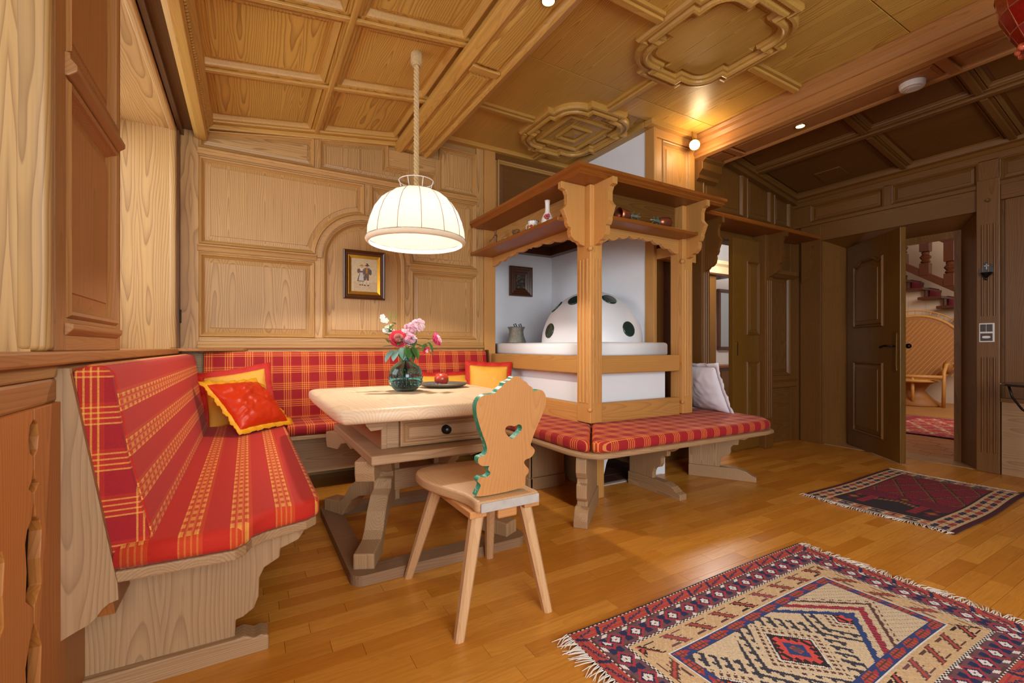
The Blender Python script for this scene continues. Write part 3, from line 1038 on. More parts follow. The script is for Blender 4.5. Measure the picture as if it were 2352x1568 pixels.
for a, b in zip(oi, oo):
    obj('rim_loop', MB().tube([pcp(a[0], -.10 - (a[1] - .5) * .18, a[1]), pcp(b[0], -.10 - (b[1] - .5) * .18, b[1])], .008, 5), RT, pc, smooth=True)
obj('seat', MB().lathe([(.0, .40), (.30, .40), (.33, .42), (.30, .45), (0, .45)], pcp(0, .16, 0), 20), RT, pc, smooth=True)
for s in (-1, 1):
    obj('arm', MB().tube([pcp(.50 * s, -.12, .70), pcp(.46 * s, .05, .72), pcp(.40 * s, .20, .70), pcp(.37 * s, .36, .58), pcp(.36 * s, .42, .0)], .026, 8), RT, pc, smooth=True)
    obj('arm_wrap', MB().ball(pcp(.42 * s, .12, .66), (.07, .07, .12), 8, 6), RTD, pc, smooth=True)
obj('front_rail', MB().tube([pcp(-.35, .40, .50), pcp(.35, .40, .50)], .03, 8), RT, pc, smooth=True)
obj('leg', MB().tube([pcp(-.02, .40, .50), pcp(-.02, .42, .0)], .024, 8), RT, pc, smooth=True)
obj('base_weave', MB().lathe([(.36, .0), (.37, .02), (.24, .12), (.13, .25), (.20, .36), (.28, .40), (.0, .40)], pcp(0, .14, 0), 20), RTD, pc, smooth=True)

RUGS = vcol('woven_wool', .95, 500)


def rug(name, label, x0, x1, y0, y1, nx, ny, fn, fringe, z=.009, wav=.012, fr_len=.05, seed=1, fcol='d8cfc4'):
    """knotted rug: every knot is a small quad with its own wool colour"""
    r = random.Random(seed)
    m = MB()
    W = lambda x, y: (x + wav * math.sin(y * 9 + seed), y + wav * math.sin(x * 5.2 + seed * 2) * .8)
    vs = []
    for j in range(ny + 1):
        for i in range(nx + 1):
            X, Y_ = W(x0 + (x1 - x0) * i / nx, y0 + (y1 - y0) * j / ny)
            vs.append((X, Y_, z + .0012 * math.sin(X * 7 + 3 * Y_)))
    fs = []
    for j in range(ny):
        for i in range(nx):
            a = j * (nx + 1) + i
            fs.append((a, a + 1, a + nx + 2, a + nx + 1))
            c = fn(i, j, nx, ny)
            q = 1 + r.uniform(-.13, .13)
            m.c.append((c[0] * q, c[1] * q, c[2] * q, 1))
    m.v = vs
    m.f = fs
    # selvedge wall down to the floor
    edge = [i for i in range(nx + 1)] + [(nx + 1) * j + nx for j in range(1, ny + 1)] + [ny * (nx + 1) + i for i in range(nx - 1, -1, -1)] + [(nx + 1) * j for j in range(ny - 1, 0, -1)]
    b0 = len(m.v)
    m.v += [(m.v[i][0], m.v[i][1], .001) for i in edge]
    dk = lin('3a2024')
    for k in range(len(edge)):
        k2 = (k + 1) % len(edge)
        m.f.append((edge[k], b0 + k, b0 + k2, edge[k2]))
        m.c.append(dk)
    o = obj(name, m, RUGS, None, loc=((x0 + x1) / 2, (y0 + y1) / 2, 0), fix=False)
    tag(o, label, 'rug')
    fb = MB()
    for side in fringe:
        n = int((y1 - y0) / .0065)
        for k in range(n):
            yy = y0 + (y1 - y0) * (k + .5) / n
            xx = x0 if side < 0 else x1
            X, Y_ = W(xx, yy)
            L = fr_len * r.uniform(.6, 1.15)
            a = r.gauss(0, .35) + .5 * math.sin(yy * 23)
            p0 = (X - side * .004, Y_, z)
            p1 = (X + side * L * .5, Y_ + a * L * .4, z * .6 + .004)
            p2 = (X + side * L, Y_ + a * L, .003)
            fb.tube([p0, p1, p2], [.0022, .0018, .001], 4)
    f = obj('fringe', fb, plain('wool_fringe_' + fcol, fcol, .95, var=.15, scale=80), o)
    f['kind'] = 'stuff'
    return o


C_ = {k: lin(v)[:3] for k, v in dict(red='a5323c', navy='22274f', rust='b04a3c', plum='6b4750', cream='cdb99b', tan='c9a980', white='d9d5d0', dark='2c2024', blue='2b3f74', brown='5a3a37', char='39383f', coral='cc4a44', mag='7c1732', gold='9a6a28', grey='8f8478', maroon='4a1322').items()}


def rug1(i, j, nx, ny):
    """prayer rug: red guard, lozenge border, tan key border, guard, cream field"""
    d = min(i, nx - 1 - i, j, ny - 1 - j)
    d0 = d
    d = int(d * 71 / 61)
    along = i if min(j, ny - 1 - j) <= min(i, nx - 1 - i) else j
    if d < 2:
        return C_['white'] if (d == 1 and (along // 2) % 2) else C_['dark']
    if d < 13:                                   # red guard with slanted blue leaves
        q = (along + (d - 2) * 1) % 26
        e = d - 7.5
        if abs(q - 4 - e * .6) < 1.6 and abs(e) < 4.6:
            return C_['navy']
        if 9 < q < 22 and abs(e + (q - 15) * .45) < 1.8 + .8 * math.sin(q * 2):
            return C_['navy'] if (q + d) % 3 else C_['plum']
        return C_['rust'] if d % 5 else C_['red']
    if d in (13, 14):
        return C_['white'] if (along // 2 + d) % 2 else C_['dark']
    if d < 36:                                   # mauve border, chained lozenges
        q = along % 20 - 9.5
        e = d - 25
        s = abs(q) * 1.05 + abs(e)
        if s < 2.5:
            return C_['white'] if s > 1.2 else C_['plum']
        if s < 4.6:
            return C_['white']
        if s < 6.6:
            return C_['navy']
        if s < 9.0:
            return C_['red']
        k = (along + d * 2) % 20
        if abs(abs(e) - 8) < 1.7 and 3 < (along + 10 + int(e)) % 20 < 9:
            return C_['white']
        if abs(q) > 7.2:
            return C_['navy'] if abs(e) < 7 else C_['plum']
        return C_['plum'] if abs(e) < 9 else C_['brown']
    if d in (36, 37):
        return C_['white'] if (along // 2 + d) % 2 else C_['dark']
    if d < 60:                                   # tan border, stepped hooks
        e = d - 49
        q = along % 28
        band = (along // 28) % 4
        dk = [C_['brown'], C_['dark'], C_['plum'], C_['brown']][band]
        sl_ = q - 14 - e * .75
        if abs(sl_) < 1.3 and abs(e) < 9:
            return C_['rust']
        if abs(sl_) < 4.6 and abs(e) < 9 and not (abs(sl_) > 2.9 and (d // 2) % 2):
            return dk
        s2 = q - 14 + e * .75
        if abs(s2) < 5.8 and abs(e) < 9 and (d // 2) % 3 == 0 and abs(sl_) > 5:
            return dk
        return C_['tan'] if (d + along) % 9 else C_['cream']
    if d < 61:
        return C_['white']
    if d < 70:                                   # blue guard with red cartouches
        q = along % 22
        e = d - 65
        if abs(q - 2 - e) < 1.2:
            return C_['blue']
        if 5 < q < 19 and abs(e) < 4:
            return C_['rust'] if (q % 4 and d % 3) else C_['brown']
        return C_['blue'] if abs(e) > 1 else C_['red']
    if d < 71:
        return C_['grey']
    # field; coordinates along X, niche towards +X
    fx0, fx1 = 61, nx - 62
    t = i - fx0
    L = fx1 - fx0
    jc = j - (ny - 1) / 2
    aj = abs(jc)
    rem = L - t                                  # distance from the niche end
    st_ = (aj // 3) * 2.0
    for lo, hi, c in ((14, 17, C_['brown']), (26, 33, C_['red']), (42, 48, C_['blue'])):
        v = rem - aj * 1.4 + 6
        saw = abs((aj % 6) - 3) * .9
        if lo - saw < v < hi:
            return c if c is not C_['red'] or (i + j) % 5 else C_['navy']
    if rem - aj * 1.4 + 6 < 48:
        if abs(rem - aj * 1.4 - 2) < .9 and (j // 2) % 2:
            return C_['brown']
        return C_['cream'] if (i * 7 + j * 3) % 11 else C_['grey']
    # lozenge medallions down the axis
    per = 82
    q = (rem - 122 + per / 2) % per - per / 2
    s = abs(q) * 1.0 + aj * .92
    if s < 4:
        return C_['plum']
    if s < 20:
        k = (int(abs(q) // 3) + int(aj // 4)) % 3
        if s > 17.5:
            return C_['dark']
        if s < 9:
            return C_['blue'] if k else C_['rust']
        return (C_['coral'], C_['dark'], C_['coral'])[k]
    if s < 21.5:
        return C_['white']
    if s < 31:
        hook = (int(q + aj) // 3) % 2
        return C_['brown'] if hook and (int(q - aj) // 2) % 3 else C_['cream']
    if s < 34:
        return C_['cream']
    if s < 52:
        h1 = (int(q * 1.0 + aj * .7) // 3) % 3
        h2 = (int(q * 1.0 - aj * .7) // 3) % 3
        if h1 == 0 or (h2 == 0 and h1 == 1):
            return C_['char'] if (i + j) % 7 else C_['navy']
        return C_['cream']
    return C_['cream'] if (i * 5 + j) % 13 else C_['tan']


def rug2(i, j, nx, ny):
    """deep red rug: floral end borders in cream, dark field with lattice"""
    dj = min(j, ny - 1 - j)
    di = min(i, nx - 1 - i)
    if dj < 4:
        return C_['maroon']
    if di < 3:
        return C_['grey']
    if dj < 22 or di < 15:
        a = i if dj < 22 else j
        e = dj - 12.5 if dj < 22 else (di - 8.5) * 1.3
        q = a % 14 - 6.5
        cc = C_['rust'] if (a // 14) % 2 else C_['navy']
        if abs(q) < 1 and abs(e) < 7:
            return C_['brown']
        if 1 < abs(q) < 6 and abs(abs(e) - 4) < 2.6 - .3 * abs(abs(q) - 3):
            return cc
        return C_['tan'] if (i + j) % 8 else C_['cream']
    if dj < 24 or di < 17:
        return C_['dark']
    a = i - 17
    b = j - (ny - 1) / 2
    ab = abs(b)
    if a < 62:                                   # niche end: dark ground with arms
        arm = ab * .5
        if abs(ab - 46) < 5 or abs(ab - 22) < 4 and a > 8 - 0:
            if abs(ab - 22) < 4 and a > 40:
                pass
            else:
                return C_['mag'] if (a // 2) % 3 else C_['red']
        v = a - 26 - (22 - ab) * .9
        if ab < 20 and abs(a - 40 + ab * .5) < 3:
            return C_['gold'] if (j // 2) % 2 else C_['brown']
        if ab < 14 and 44 < a + ab * .3 < 56:
            s = abs(a - 50) + ab
            return C_['gold'] if s < 4 else (C_['dark'] if s < 7 else C_['mag'])
        if 28 < ab < 40 and 10 < a < 34:
            s = abs((a % 14) - 7) + abs(ab - 34)
            return C_['gold'] if s < 4 else C_['mag'] if s < 7 else C_['dark']
        if a > 34 + (30 - min(ab, 30)) * .5:
            return C_['mag'] if (i * 3 + j) % 4 else C_['dark']
        return C_['dark'] if (i + 2 * j) % 9 else C_['navy']
    p = (a * .55 + b) % 27
    q = (a * .55 - b) % 27
    if p < 1.7 or q < 1.7:
        return C_['gold'] if (i // 2 + j // 2) % 2 else C_['brown']
    if p < 3.2 or q < 3.2:
        return C_['dark']
    g = (i * 2 + j + int(p)) % 6
    return C_['mag'] if g > 1 else (C_['maroon'] if g else C_['red'])


def rug3(i, j, nx, ny):
    d = min(i, nx - 1 - i, j, ny - 1 - j)
    if d < 4:
        return C_['red'] if (i + j) % 3 else C_['maroon']
    h = math.sin(i * .8) + math.sin(j * .9 + i * .3)
    return C_['rust'] if h > .4 else C_['tan'] if h > -.1 else C_['red']


rug('oriental_rug', 'large cream and red prayer rug with white fringes at both ends', .945, 2.40, .38, 1.262, 316, 192, rug1, (-1, 1), .009, .006, .06, 2)
rug('oriental_rug', 'dark wine red rug with cream flower borders in front of the open door', 3.25, 4.53, .90, 1.66, 190, 130, rug2, (-1, 1), .009, .010, .03, 5)
rug('oriental_rug', 'faded red and cream rug on the hall tiles beyond the doorway', 6.6, 8.3, 1.2, 2.75, 60, 50, rug3, (), .012, .01, .03, 8)

# ------------------------------------------------------------------ side room seen past the sliding door
structure('floor_side_room', box(3.3, 8.0, 2.90, 6.8, -.1, .0), wood('orange', 'Y'))
for q in ((3.3, 8.0, 6.6, 6.8), (7.9, 8.0, 2.9, 6.6), (3.40, 3.5, 2.9, 6.6)):
    structure('wall_side_room', box(*q, 0, 3.0), WHITE)
structure('ceiling_side_room', box(3.3, 8.0, 2.9, 6.8, 3.0, 3.1), WHITE)
wd = thing('wardrobe', 'tall brown wooden wardrobe with cream cornice in the room behind the sliding door', 'wardrobe', (5.4, 4.4, 0))
obj('carcass', box(4.9, 5.86, 4.2, 4.75, 0, 2.06), wood('door', 'Z'), wd, bevel=.004)
obj('cornice', MB().prism([(0, 2.06), (.04, 2.06), (.04, 2.09), (.015, 2.10), (.015, 2.17), (.05, 2.20), (.05, 2.25), (-.55, 2.25), (-.55, 2.06)], lambda u, v, w: (w, 4.2 - u, v), 4.9, 6.25), plain('cream_paint', 'dcc9a6', .6), wd)
obj('cornice_underside', box(4.9, 6.25, 4.15, 4.75, 2.035, 2.06), wood('frame', 'X'), wd)
obj('door', box(4.98, 5.42, 4.185, 4.2, .1, 1.98), wood('door', 'Z'), wd, bevel=.003)
obj('door', box(5.43, 5.82, 4.185, 4.2, .1, 1.98), wood('door', 'Z'), wd, bevel=.003)
mr = thing('mirror', 'narrow mirror in a carved brown frame on the side room wall', 'mirror', (7.1, 5.02, 1.4))
structure('wall_side_room_partition', MB().box(5.86, 7.9, 5.05, 5.15, 0, 3.0), WHITE)
for a in ((7.04, 7.10, .98, 1.98), (7.5, 7.56, .98, 1.98)):
    obj('frame', box(a[0], a[1], 4.99, 5.045, a[2], a[3]), wood('frame', 'Z'), mr, bevel=.01)
for a in ((.95, 1.01), (1.95, 2.01)):
    obj('frame', box(7.04, 7.56, 4.99, 5.045, *a), wood('frame', 'X'), mr, bevel=.01)
obj('glass', box(7.10, 7.5, 5.02, 5.04, 1.01, 1.95), plain('mirror_glass', 'b9c0c4', .05, 1.0, var=0), mr)
cs = thing('washstand', 'low brown wooden stand under the mirror in the side room', 'cabinet', (7.2, 4.8, 0))
obj('carcass', box(6.6, 7.9, 4.72, 5.04, .06, .66), wood('frame', 'X'), cs, bevel=.004)
obj('top', box(6.57, 7.93, 4.69, 5.045, .66, .70), wood('red', 'X'), cs, bevel=.004)
obj('door', box(6.7, 7.2, 4.705, 4.72, .12, .6), wood('door', 'Z'), cs, bevel=.004)
obj('door', box(7.3, 7.8, 4.705, 4.72, .12, .6), wood('door', 'Z'), cs, bevel=.004)
for k in (6.7, 7.75):
    obj('leg', box(k, k + .06, 4.75, 4.81, 0, .06), wood('frame', 'Z'), cs)
# ------------------------------------------------------------------ tools for soft and cut-out shapes
def pad(poly, z0, z1, r, P=Z3, n=4):
    """upholstered slab with rounded top and bottom edges"""
    prof = [(r * (1 - math.sin(PI / 2 * k / n)), z0 + r * (1 - math.cos(PI / 2 * k / n))) for k in range(n + 1)]
    prof += [(r * (1 - math.cos(PI / 2 * k / n)), z1 - r * (1 - math.sin(PI / 2 * k / n))) for k in range(n + 1)]
    mb = MB()
    mb.loops([[P(u, v, z) for u, v in inset(poly, d)] for d, z in prof], True, True)
    return mb


def plate(name, outer, holes, P, w0, w1, mat, parent=None, mat2=None, loc=None, bevel=0):
    """flat board with an outline and cut-out holes"""
    cu = bpy.data.curves.new('outline', 'CURVE')
    cu.dimensions = '2D'
    cu.fill_mode = 'BOTH'
    for pts in [outer] + holes:
        sp = cu.splines.new('POLY')
        sp.points.add(len(pts) - 1)
        for p, q in zip(sp.points, pts):
            p.co = (q[0], q[1], 0, 1)
        sp.use_cyclic_u = True
    cu.extrude = .5
    tmp = bpy.data.objects.new('outline', cu)
    me = bpy.data.meshes.new_from_object(tmp)
    mb = MB()
    mb.add([P(v.co.x, v.co.y, w0 + (w1 - w0) * (v.co.z + .5)) for v in me.vertices], [tuple(p.vertices) for p in me.polygons])
    idx = [1 if abs(p.normal.z) < .5 else 0 for p in me.polygons]
    bpy.data.objects.remove(tmp)
    bpy.data.curves.remove(cu)
    bpy.data.meshes.remove(me)
    o = obj(name, mb, mat, parent, loc=loc)
    if mat2:
        o.data.materials.append(mat2)
        for p, k in zip(o.data.polygons, idx):
            p.material_index = k
    return o


def smooth_poly(pts, it=2):
    for _ in range(it):
        q = []
        n = len(pts)
        for i in range(n):
            a, b = pts[i], pts[(i + 1) % n]
            q.append((a[0] * .75 + b[0] * .25, a[1] * .75 + b[1] * .25))
            q.append((a[0] * .25 + b[0] * .75, a[1] * .25 + b[1] * .75))
        pts = q
    return pts


def pillow(name, c, e1, e2, w_, h_, th, mat, fl_mat, label, fl=.035, seed=1, droop=.0, group=None, n=22, wrinkle=.010):
    """stuffed pillow with a flat flange; e1, e2 are its two edges"""
    e1 = Vector(e1).normalized()
    e2 = Vector(e2)
    e2 = (e2 - e1 * e2.dot(e1)).normalized()
    nn = e1.cross(e2)
    c = Vector(c)
    mb = MB()
    def pt(u, v, s):
        t = max(0, (1 - abs(u) ** 2.4) * (1 - abs(v) ** 2.4)) ** .55
        wr = noise.noise(Vector((u * 2.1 + seed * 7, v * 3.3, s * 2.0))) + .8 * (abs(noise.noise(Vector((u * 3.2 + v * 2 + seed, v * 4 - u * 2.2, s)))) - .2) * 2
        k = 1 - .07 * (1 - abs(u)) * abs(v) - .07 * (1 - abs(v)) * abs(u)
        p = c + e1 * (u * w_ / 2 * (1 - .06 * (1 - v * v))) + e2 * (v * h_ / 2 * (1 - .06 * (1 - u * u))) + nn * s * (th / 2 * t + wrinkle * wr * (t * .9 + .1))
        p.z -= droop * (u * u + v * v) * .5
        return p
    for s in (1, -1):
        vs = [pt(-1 + 2 * i / n, -1 + 2 * j / n, s) for j in range(n + 1) for i in range(n + 1)]
        mb.add(vs, [(j * (n + 1) + i, j * (n + 1) + i + 1, (j + 1) * (n + 1) + i + 1, (j + 1) * (n + 1) + i) for j in range(n) for i in range(n)])
    o = obj(name, mb, mat, None, smooth=True, loc=tuple(c), fix=False)
    bm = bmesh.new()
    bm.from_mesh(o.data)
    bmesh.ops.remove_doubles(bm, verts=bm.verts, dist=.004)
    bmesh.ops.recalc_face_normals(bm, faces=bm.faces)
    bm.to_mesh(o.data)
    bm.free()
    tag(o, label, 'pillow', group)
    if fl_mat:
        ed = [(-1 + 2 * k / n, -1) for k in range(n)] + [(1, -1 + 2 * k / n) for k in range(n)] + [(1 - 2 * k / n, 1) for k in range(n)] + [(-1, 1 - 2 * k / n) for k in range(n)]
        fm = MB()
        r0, r1, r2, r3 = [], [], [], []
        for k, (u, v) in enumerate(ed):
            p = pt(u, v, 1) * .5 + pt(u, v, -1) * .5
            q = p + e1 * (fl * (u if abs(u) == 1 else u * 1.0)) * (1 if abs(u) == 1 else abs(u) ** 8) + e2 * (fl * v) * (1 if abs(v) == 1 else abs(v) ** 8)
            q += nn * (.006 * math.sin(k * .9 + seed) + .004 * math.sin(k * 2.3))
            inn = c + (p - c) * .97
            r0.append(inn + nn * .003)
            r1.append(q + nn * .0015)
            r2.append(q - nn * .0015)
            r3.append(inn - nn * .003)
        fm.loops([r0, r1, r2, r3, r0], False, False)
        obj('flange', fm, fl_mat, o, smooth=True)
    return o


# ------------------------------------------------------------------ corner bench
CB = (.0, 2.7, 0)
cb = thing('corner_bench', 'long upholstered corner bench in red and yellow check along both panelled walls', 'bench', CB)
endc = [(-.30, 1.535), (-.03, 1.525), (.005, 1.555), (.02, 1.60), (.06, 1.63), (.12, 1.65), (.18, 1.668), (.215, 1.70), (.222, 1.76)]
seatL = endc + [(.222, 3.30), (.222, 3.70), (-.30, 3.70)]
boardL = [(x - .008 if x > 0 else x, y + .006) for x, y in seatL]
obj('seat_board', MB().prism(boardL, Z3, .385, .415), wood('pale', 'Y'), cb, bevel=.005)
obj('seat_cushion', pad(seatL, .415, .48, .022), plaid('check_seat_left', 'X', 'Y', (.35, 0), True), cb, smooth=True)
seatB = [(.226, 3.285), (1.99, 3.285), (1.99, 3.72), (.226, 3.72)]
obj('seat_board', box(.15, 1.99, 3.295, 3.80, .385, .415), wood('pale', 'X'), cb, bevel=.005)
obj('seat_cushion', pad(seatB, .415, .485, .025), plaid('check_seat_back', 'X', 'Y', (.2, .1)), cb, smooth=True)
PXZ = lambda u, v, w: (u, w, v)
PYZ = lambda u, v, w: (w, u, v)
prof = [(-.335, .43), (-.388, .94), (-.355, .955), (-.318, .95), (-.302, .93), (-.272, .72), (-.222, .485), (-.235, .44)]
obj('back_cushion', MB().prism(prof, PXZ, 1.572, 3.72), plaid('check_back_left', 'Z', 'Y', (.2, 0), True), cb, bevel=.018, seg=4)
obj('back_cushion_end', MB().prism(inset(prof, .004), PXZ, 1.556, 1.585), plaid('check_back_end', 'X', 'Z', (.1, .45)), cb, bevel=.008, seg=3)
profb = [(3.70, .45), (3.685, .49), (3.755, .955), (3.775, .968), (3.85, .966), (3.85, .45)]
obj('back_cushion', MB().prism(profb, PYZ, -.26, 1.915), plaid('check_back_wall', 'X', 'Z', (.1, .35)), cb, bevel=.014, seg=4)
obj('back_board', MB().prism([(-.405, .93), (-.392, .945), (-.30, .30), (-.335, .30)], PXZ, 1.56, 3.80), wood('red', 'Y'), cb)
plate('end_board', smooth_poly([(-.418, .947), (-.418, .947), (-.384, .947), (-.384, .947), (-.291, .385), (-.291, .385), (-.289, .345), (-.289, .345), (-.315, .338), (-.34, .30), (-.375, .285), (-.412, .265), (-.412, .265), (-.419, .28)], 1), [], PXZ, 1.535, 1.555, wood('pale', 'Z'), cb)
obj('end_post', MB().box(-.418, -.40, 1.556, 1.80, .0, .30), wood('orange', 'Z'), cb)
base_prof = [(-.42, .055), (-.42, .388), (.175, .388), (.172, .36), (.155, .335), (.12, .322), (.098, .315), (.095, .285), (.05, .262), (.035, .23), (.033, .17), (.02, .135), (-.01, .115), (-.032, .11), (-.034, .055)]
obj('end_panel', MB().prism(base_prof, PXZ, 1.735, 1.765), wood('pale', 'Z'), cb, bevel=.004)
obj('foot', MB().prism([(-.44, 0), (.062, 0), (.062, .045), (.04, .055), (.02, .05), (-.01, .065), (-.034, .06), (-.44, .06)], PXZ, 1.71, 1.79), wood('pale', 'X'), cb, bevel=.005)
obj('front_board', box(-.10, -.075, 1.765, 3.45, .0, .388), wood('pale', 'Y'), cb)
obj('front_board', box(.0, 1.70, 3.42, 3.445, .13, .388), wood('pale', 'X'), cb, bevel=.003)
obj('bearer', box(.78, .86, 3.40, 3.80, .0, .388), wood('pale', 'Z'), cb, bevel=.004)
obj('bench_side', MB().prism([(3.67, .41), (3.66, .50), (3.745, .975), (3.858, .975), (3.858, .41)], PYZ, 1.918, 1.93), wood('frame', 'Z'), cb)

# fretwork cover below the sill
rc = thing('radiator_cover', 'orange pine fretwork boards with cut-out slots below the window sill', 'radiator cover', (-.42, 1.2, 0))
PRC = lambda u, v, w: (-.425 + w, u, v)


def lens(zc, h, wd, n=8):
    return [(wd * math.sin(PI * k / n), zc - h / 2 + h * k / n) for k in range(n + 1)]


gapc = [(.004, .0), (.004, .08), (.02, .10), (.042, .16), (.034, .24), (.042, .33), (.024, .37), (.004, .40), (.006, .44), (.042, .47), (.036, .53), (.044, .59), (.034, .615), (.012, .63), (.004, .66), (.004, .685),
        (.012, .69), (.026, .70), (.012, .712), (.004, .735), (.004, .765), (.020, .775), (.027, .803), (.020, .832), (.004, .842), (.004, .866)]
for k, yc in enumerate((1.372, 1.19, 1.008, .826, .644)):
    nxt = yc + (.192 if k == 0 else .182)
    left = [(yc + a, z) for a, z in gapc]
    right = [(nxt - (0 if k == 0 else a), z) for a, z in gapc]
    if k == 0:
        right = [(nxt, 0.0), (nxt, .866)]
    obj('fret_board', MB().prism(left + right[::-1], PRC, .004, .026), wood('fret', 'Z'), rc, bevel=.002)
obj('backing_board', box(-.597, -.59, .6, 1.56, .0, .866), plain('slot_shade', '1d1510', .9), rc)  # near-black sheet paints the shade seen through the slots

# ------------------------------------------------------------------ stove bench
sb = thing('stove_bench', 'red checked bench with carved supports wrapped around the white tiled stove', 'bench', (2.2, 2.1, 0))
outer = [(1.575, 3.28), (1.575, 2.06), (1.60, 1.96), (1.66, 1.90), (1.74, 1.885), (3.10, 1.845), (3.22, 1.86), (3.34, 1.98), (3.43, 2.58), (3.06, 2.58), (3.06, 2.42), (2.03, 2.42), (2.03, 3.28)]
obj('seat_board', MB().prism([(x - (.012 if x < 1.7 else -.006), y - (.008 if y < 2 else 0)) for x, y in outer], Z3, .388, .415), wood('pale', 'X'), sb, bevel=.008, seg=3)
cl_l = [(1.585, 3.275), (1.585, 2.07), (1.605, 1.975), (1.625, 1.945), (2.005, 2.388), (2.01, 3.275)]
cl_r = [(1.635, 1.935), (1.67, 1.905), (1.75, 1.89), (3.10, 1.855), (3.215, 1.87), (3.33, 1.985), (3.42, 2.57), (3.06, 2.57), (3.06, 2.415), (2.022, 2.415), (2.012, 2.382)]
pm = plaid('check_stove_bench', 'X', 'Y', (.8, .65))
obj('seat_cushion', pad(cl_l, .415, .482, .024), pm, sb, smooth=True)
obj('seat_cushion', pad(cl_r, .415, .482, .024), pm, sb, smooth=True)
SUP = [(0, .06), (0, .388), (.43, .388), (.435, .36), (.42, .325), (.39, .305), (.355, .305), (.35, .265), (.315, .262), (.30, .24), (.30, .205), (.285, .18), (.25, .17), (.235, .155), (.225, .13), (.222, .06)]
FT = [(0, 0), (.47, 0), (.47, .038), (.44, .048), (.40, .075), (.34, .09), (0, .09)]
obj('support', MB().prism(SUP, lambda u, v, w: (2.44 + w, 2.47 - u, v), 0, .035), wood('pale', 'Z'), sb, bevel=.004)
obj('support_foot', MB().prism(FT, lambda u, v, w: (2.425 + w, 2.47 - u, v), 0, .065), wood('pale', 'Y'), sb, bevel=.005)
dg = Vector((.545, -.838, 0)).normalized()
dp = Vector((dg.y, -dg.x, 0))
obj('support', MB().prism(SUP, lambda u, v, w: (3.01 + dg.x * u + dp.x * w, 2.40 + dg.y * u + dp.y * w, v), -.018, .018), wood('pale', 'Z'), sb, bevel=.004)
obj('support_foot', MB().prism(FT, lambda u, v, w: (3.01 + dg.x * u + dp.x * w, 2.40 + dg.y * u + dp.y * w, v), -.033, .033), wood('pale', 'X'), sb, bevel=.005)
de = Vector((-.40, -.36, 0)).normalized()
dq = Vector((de.y, -de.x, 0))
LEG = [(0, .05), (0, .388), (.46, .388), (.472, .36), (.475, .30), (.455, .265), (.43, .26), (.43, .235), (.452, .225), (.455, .15), (.44, .135), (.425, .13), (.425, .09), (.30, .09)]
ORGL = (1.955, 2.31)
PLG = lambda u, v, w: (ORGL[0] + de.x * u + dq.x * w, ORGL[1] + de.y * u + dq.y * w, v)
obj('corner_leg', MB().prism(LEG, PLG, -.03, .03), wood('trestle', 'Z'), sb, bevel=.005)
obj('support_foot', MB().prism([(0, 0), (.50, 0), (.50, .04), (.485, .06), (.47, .08), (.43, .10), (0, .10)], PLG, -.04, .04), wood('trestle', 'X'), sb, bevel=.006)
obj('post', box(1.985, 2.055, 2.31, 2.375, 0, .388), wood('stove', 'Z'), sb, bevel=.004)
obj('end_board', box(1.71, 2.0, 2.68, 2.705, .085, .388), wood('pale', 'Z'), sb, bevel=.003)
obj('front_board', box(1.70, 1.725, 2.68, 3.42, .085, .388), wood('pale', 'Y'), sb, bevel=.003)
obj('skirting', MB().box(1.70, 2.0, 2.665, 2.70, 0, .085).box(1.685, 1.72, 2.665, 3.42, 0, .085), wood('pale', 'X'), sb, bevel=.004)

# ------------------------------------------------------------------ tiled stove
sv = thing('tiled_stove', 'white plastered stove with domed top and dark green ceramic discs', 'stove', (2.5, 3.2, 0))
WS = plain('stove_plaster', 'edf1f7', .8, var=.025, scale=5, bump=.10)
arch_hole = [(2.215, .004), (2.225, .08), (2.25, .16), (2.29, .23), (2.34, .28), (2.42, .32), (2.50, .33), (2.60, .31), (2.66, .26), (2.71, .18), (2.73, .08), (2.735, .004)]
plate('front', rect(2.10, 2.86, .0, .90), [arch_hole], lambda u, v, w: (u, 2.505 + w, v), 0, .05, WS, sv)
obj('side', MB().box(2.10, 2.14, 2.555, 4.19, 0, .90).box(2.82, 2.86, 2.555, 2.79, 0, .90), WS, sv)
obj('slab', pad(rect(2.075, 2.865, 2.485, 4.19), .93, 1.037, .022), WS, sv, smooth=True)
obj('slab_bearer', box(2.11, 2.85, 2.52, 4.19, .88, .935), WS, sv)
hm = MB().box(2.14, 2.82, 3.2, 3.25, 0, .6).box(2.14, 2.82, 2.56, 3.2, .45, .5)
obj('hearth_back', hm, plain('hearth_wall', '8b8d90', .9, var=.2, scale=8), sv)
TH = plain('hearth_tile', '4a2a20', .5, var=.25, scale=10)
hf = obj('hearth_floor', box(2.14, 2.82, 2.50, 3.2, .0, .006), plain('hearth_grout', 'b6aca4', .9), sv)
for i in range(5):
    for j in range(5):
        a, b = 2.16 + i * .135, 2.53 + j * .135
        obj('tile', box(a, min(a + .127, 2.815), b, min(b + .127, 3.19), .004, .012), TH, hf, bevel=.002)
dm = MB()
DC, DR = Vector((2.70, 3.20, 1.037)), .455
rings = []
for k in range(15):
    el = PI / 2 * k / 14
    rings.append([(DC.x + min(DR * math.cos(el) * math.cos(a) * 1.0, .256), DC.y + DR * math.cos(el) * math.sin(a), DC.z + DR * 1.03 * math.sin(el) - .002) for a in [2 * PI * i / 40 for i in range(40)]])
dm.loops(rings, False, False)
obj('dome', dm, WS, sv, smooth=True)
GC = plain('green_ceramic', '1f3a34', .12, var=.2, scale=12, coat=.6)
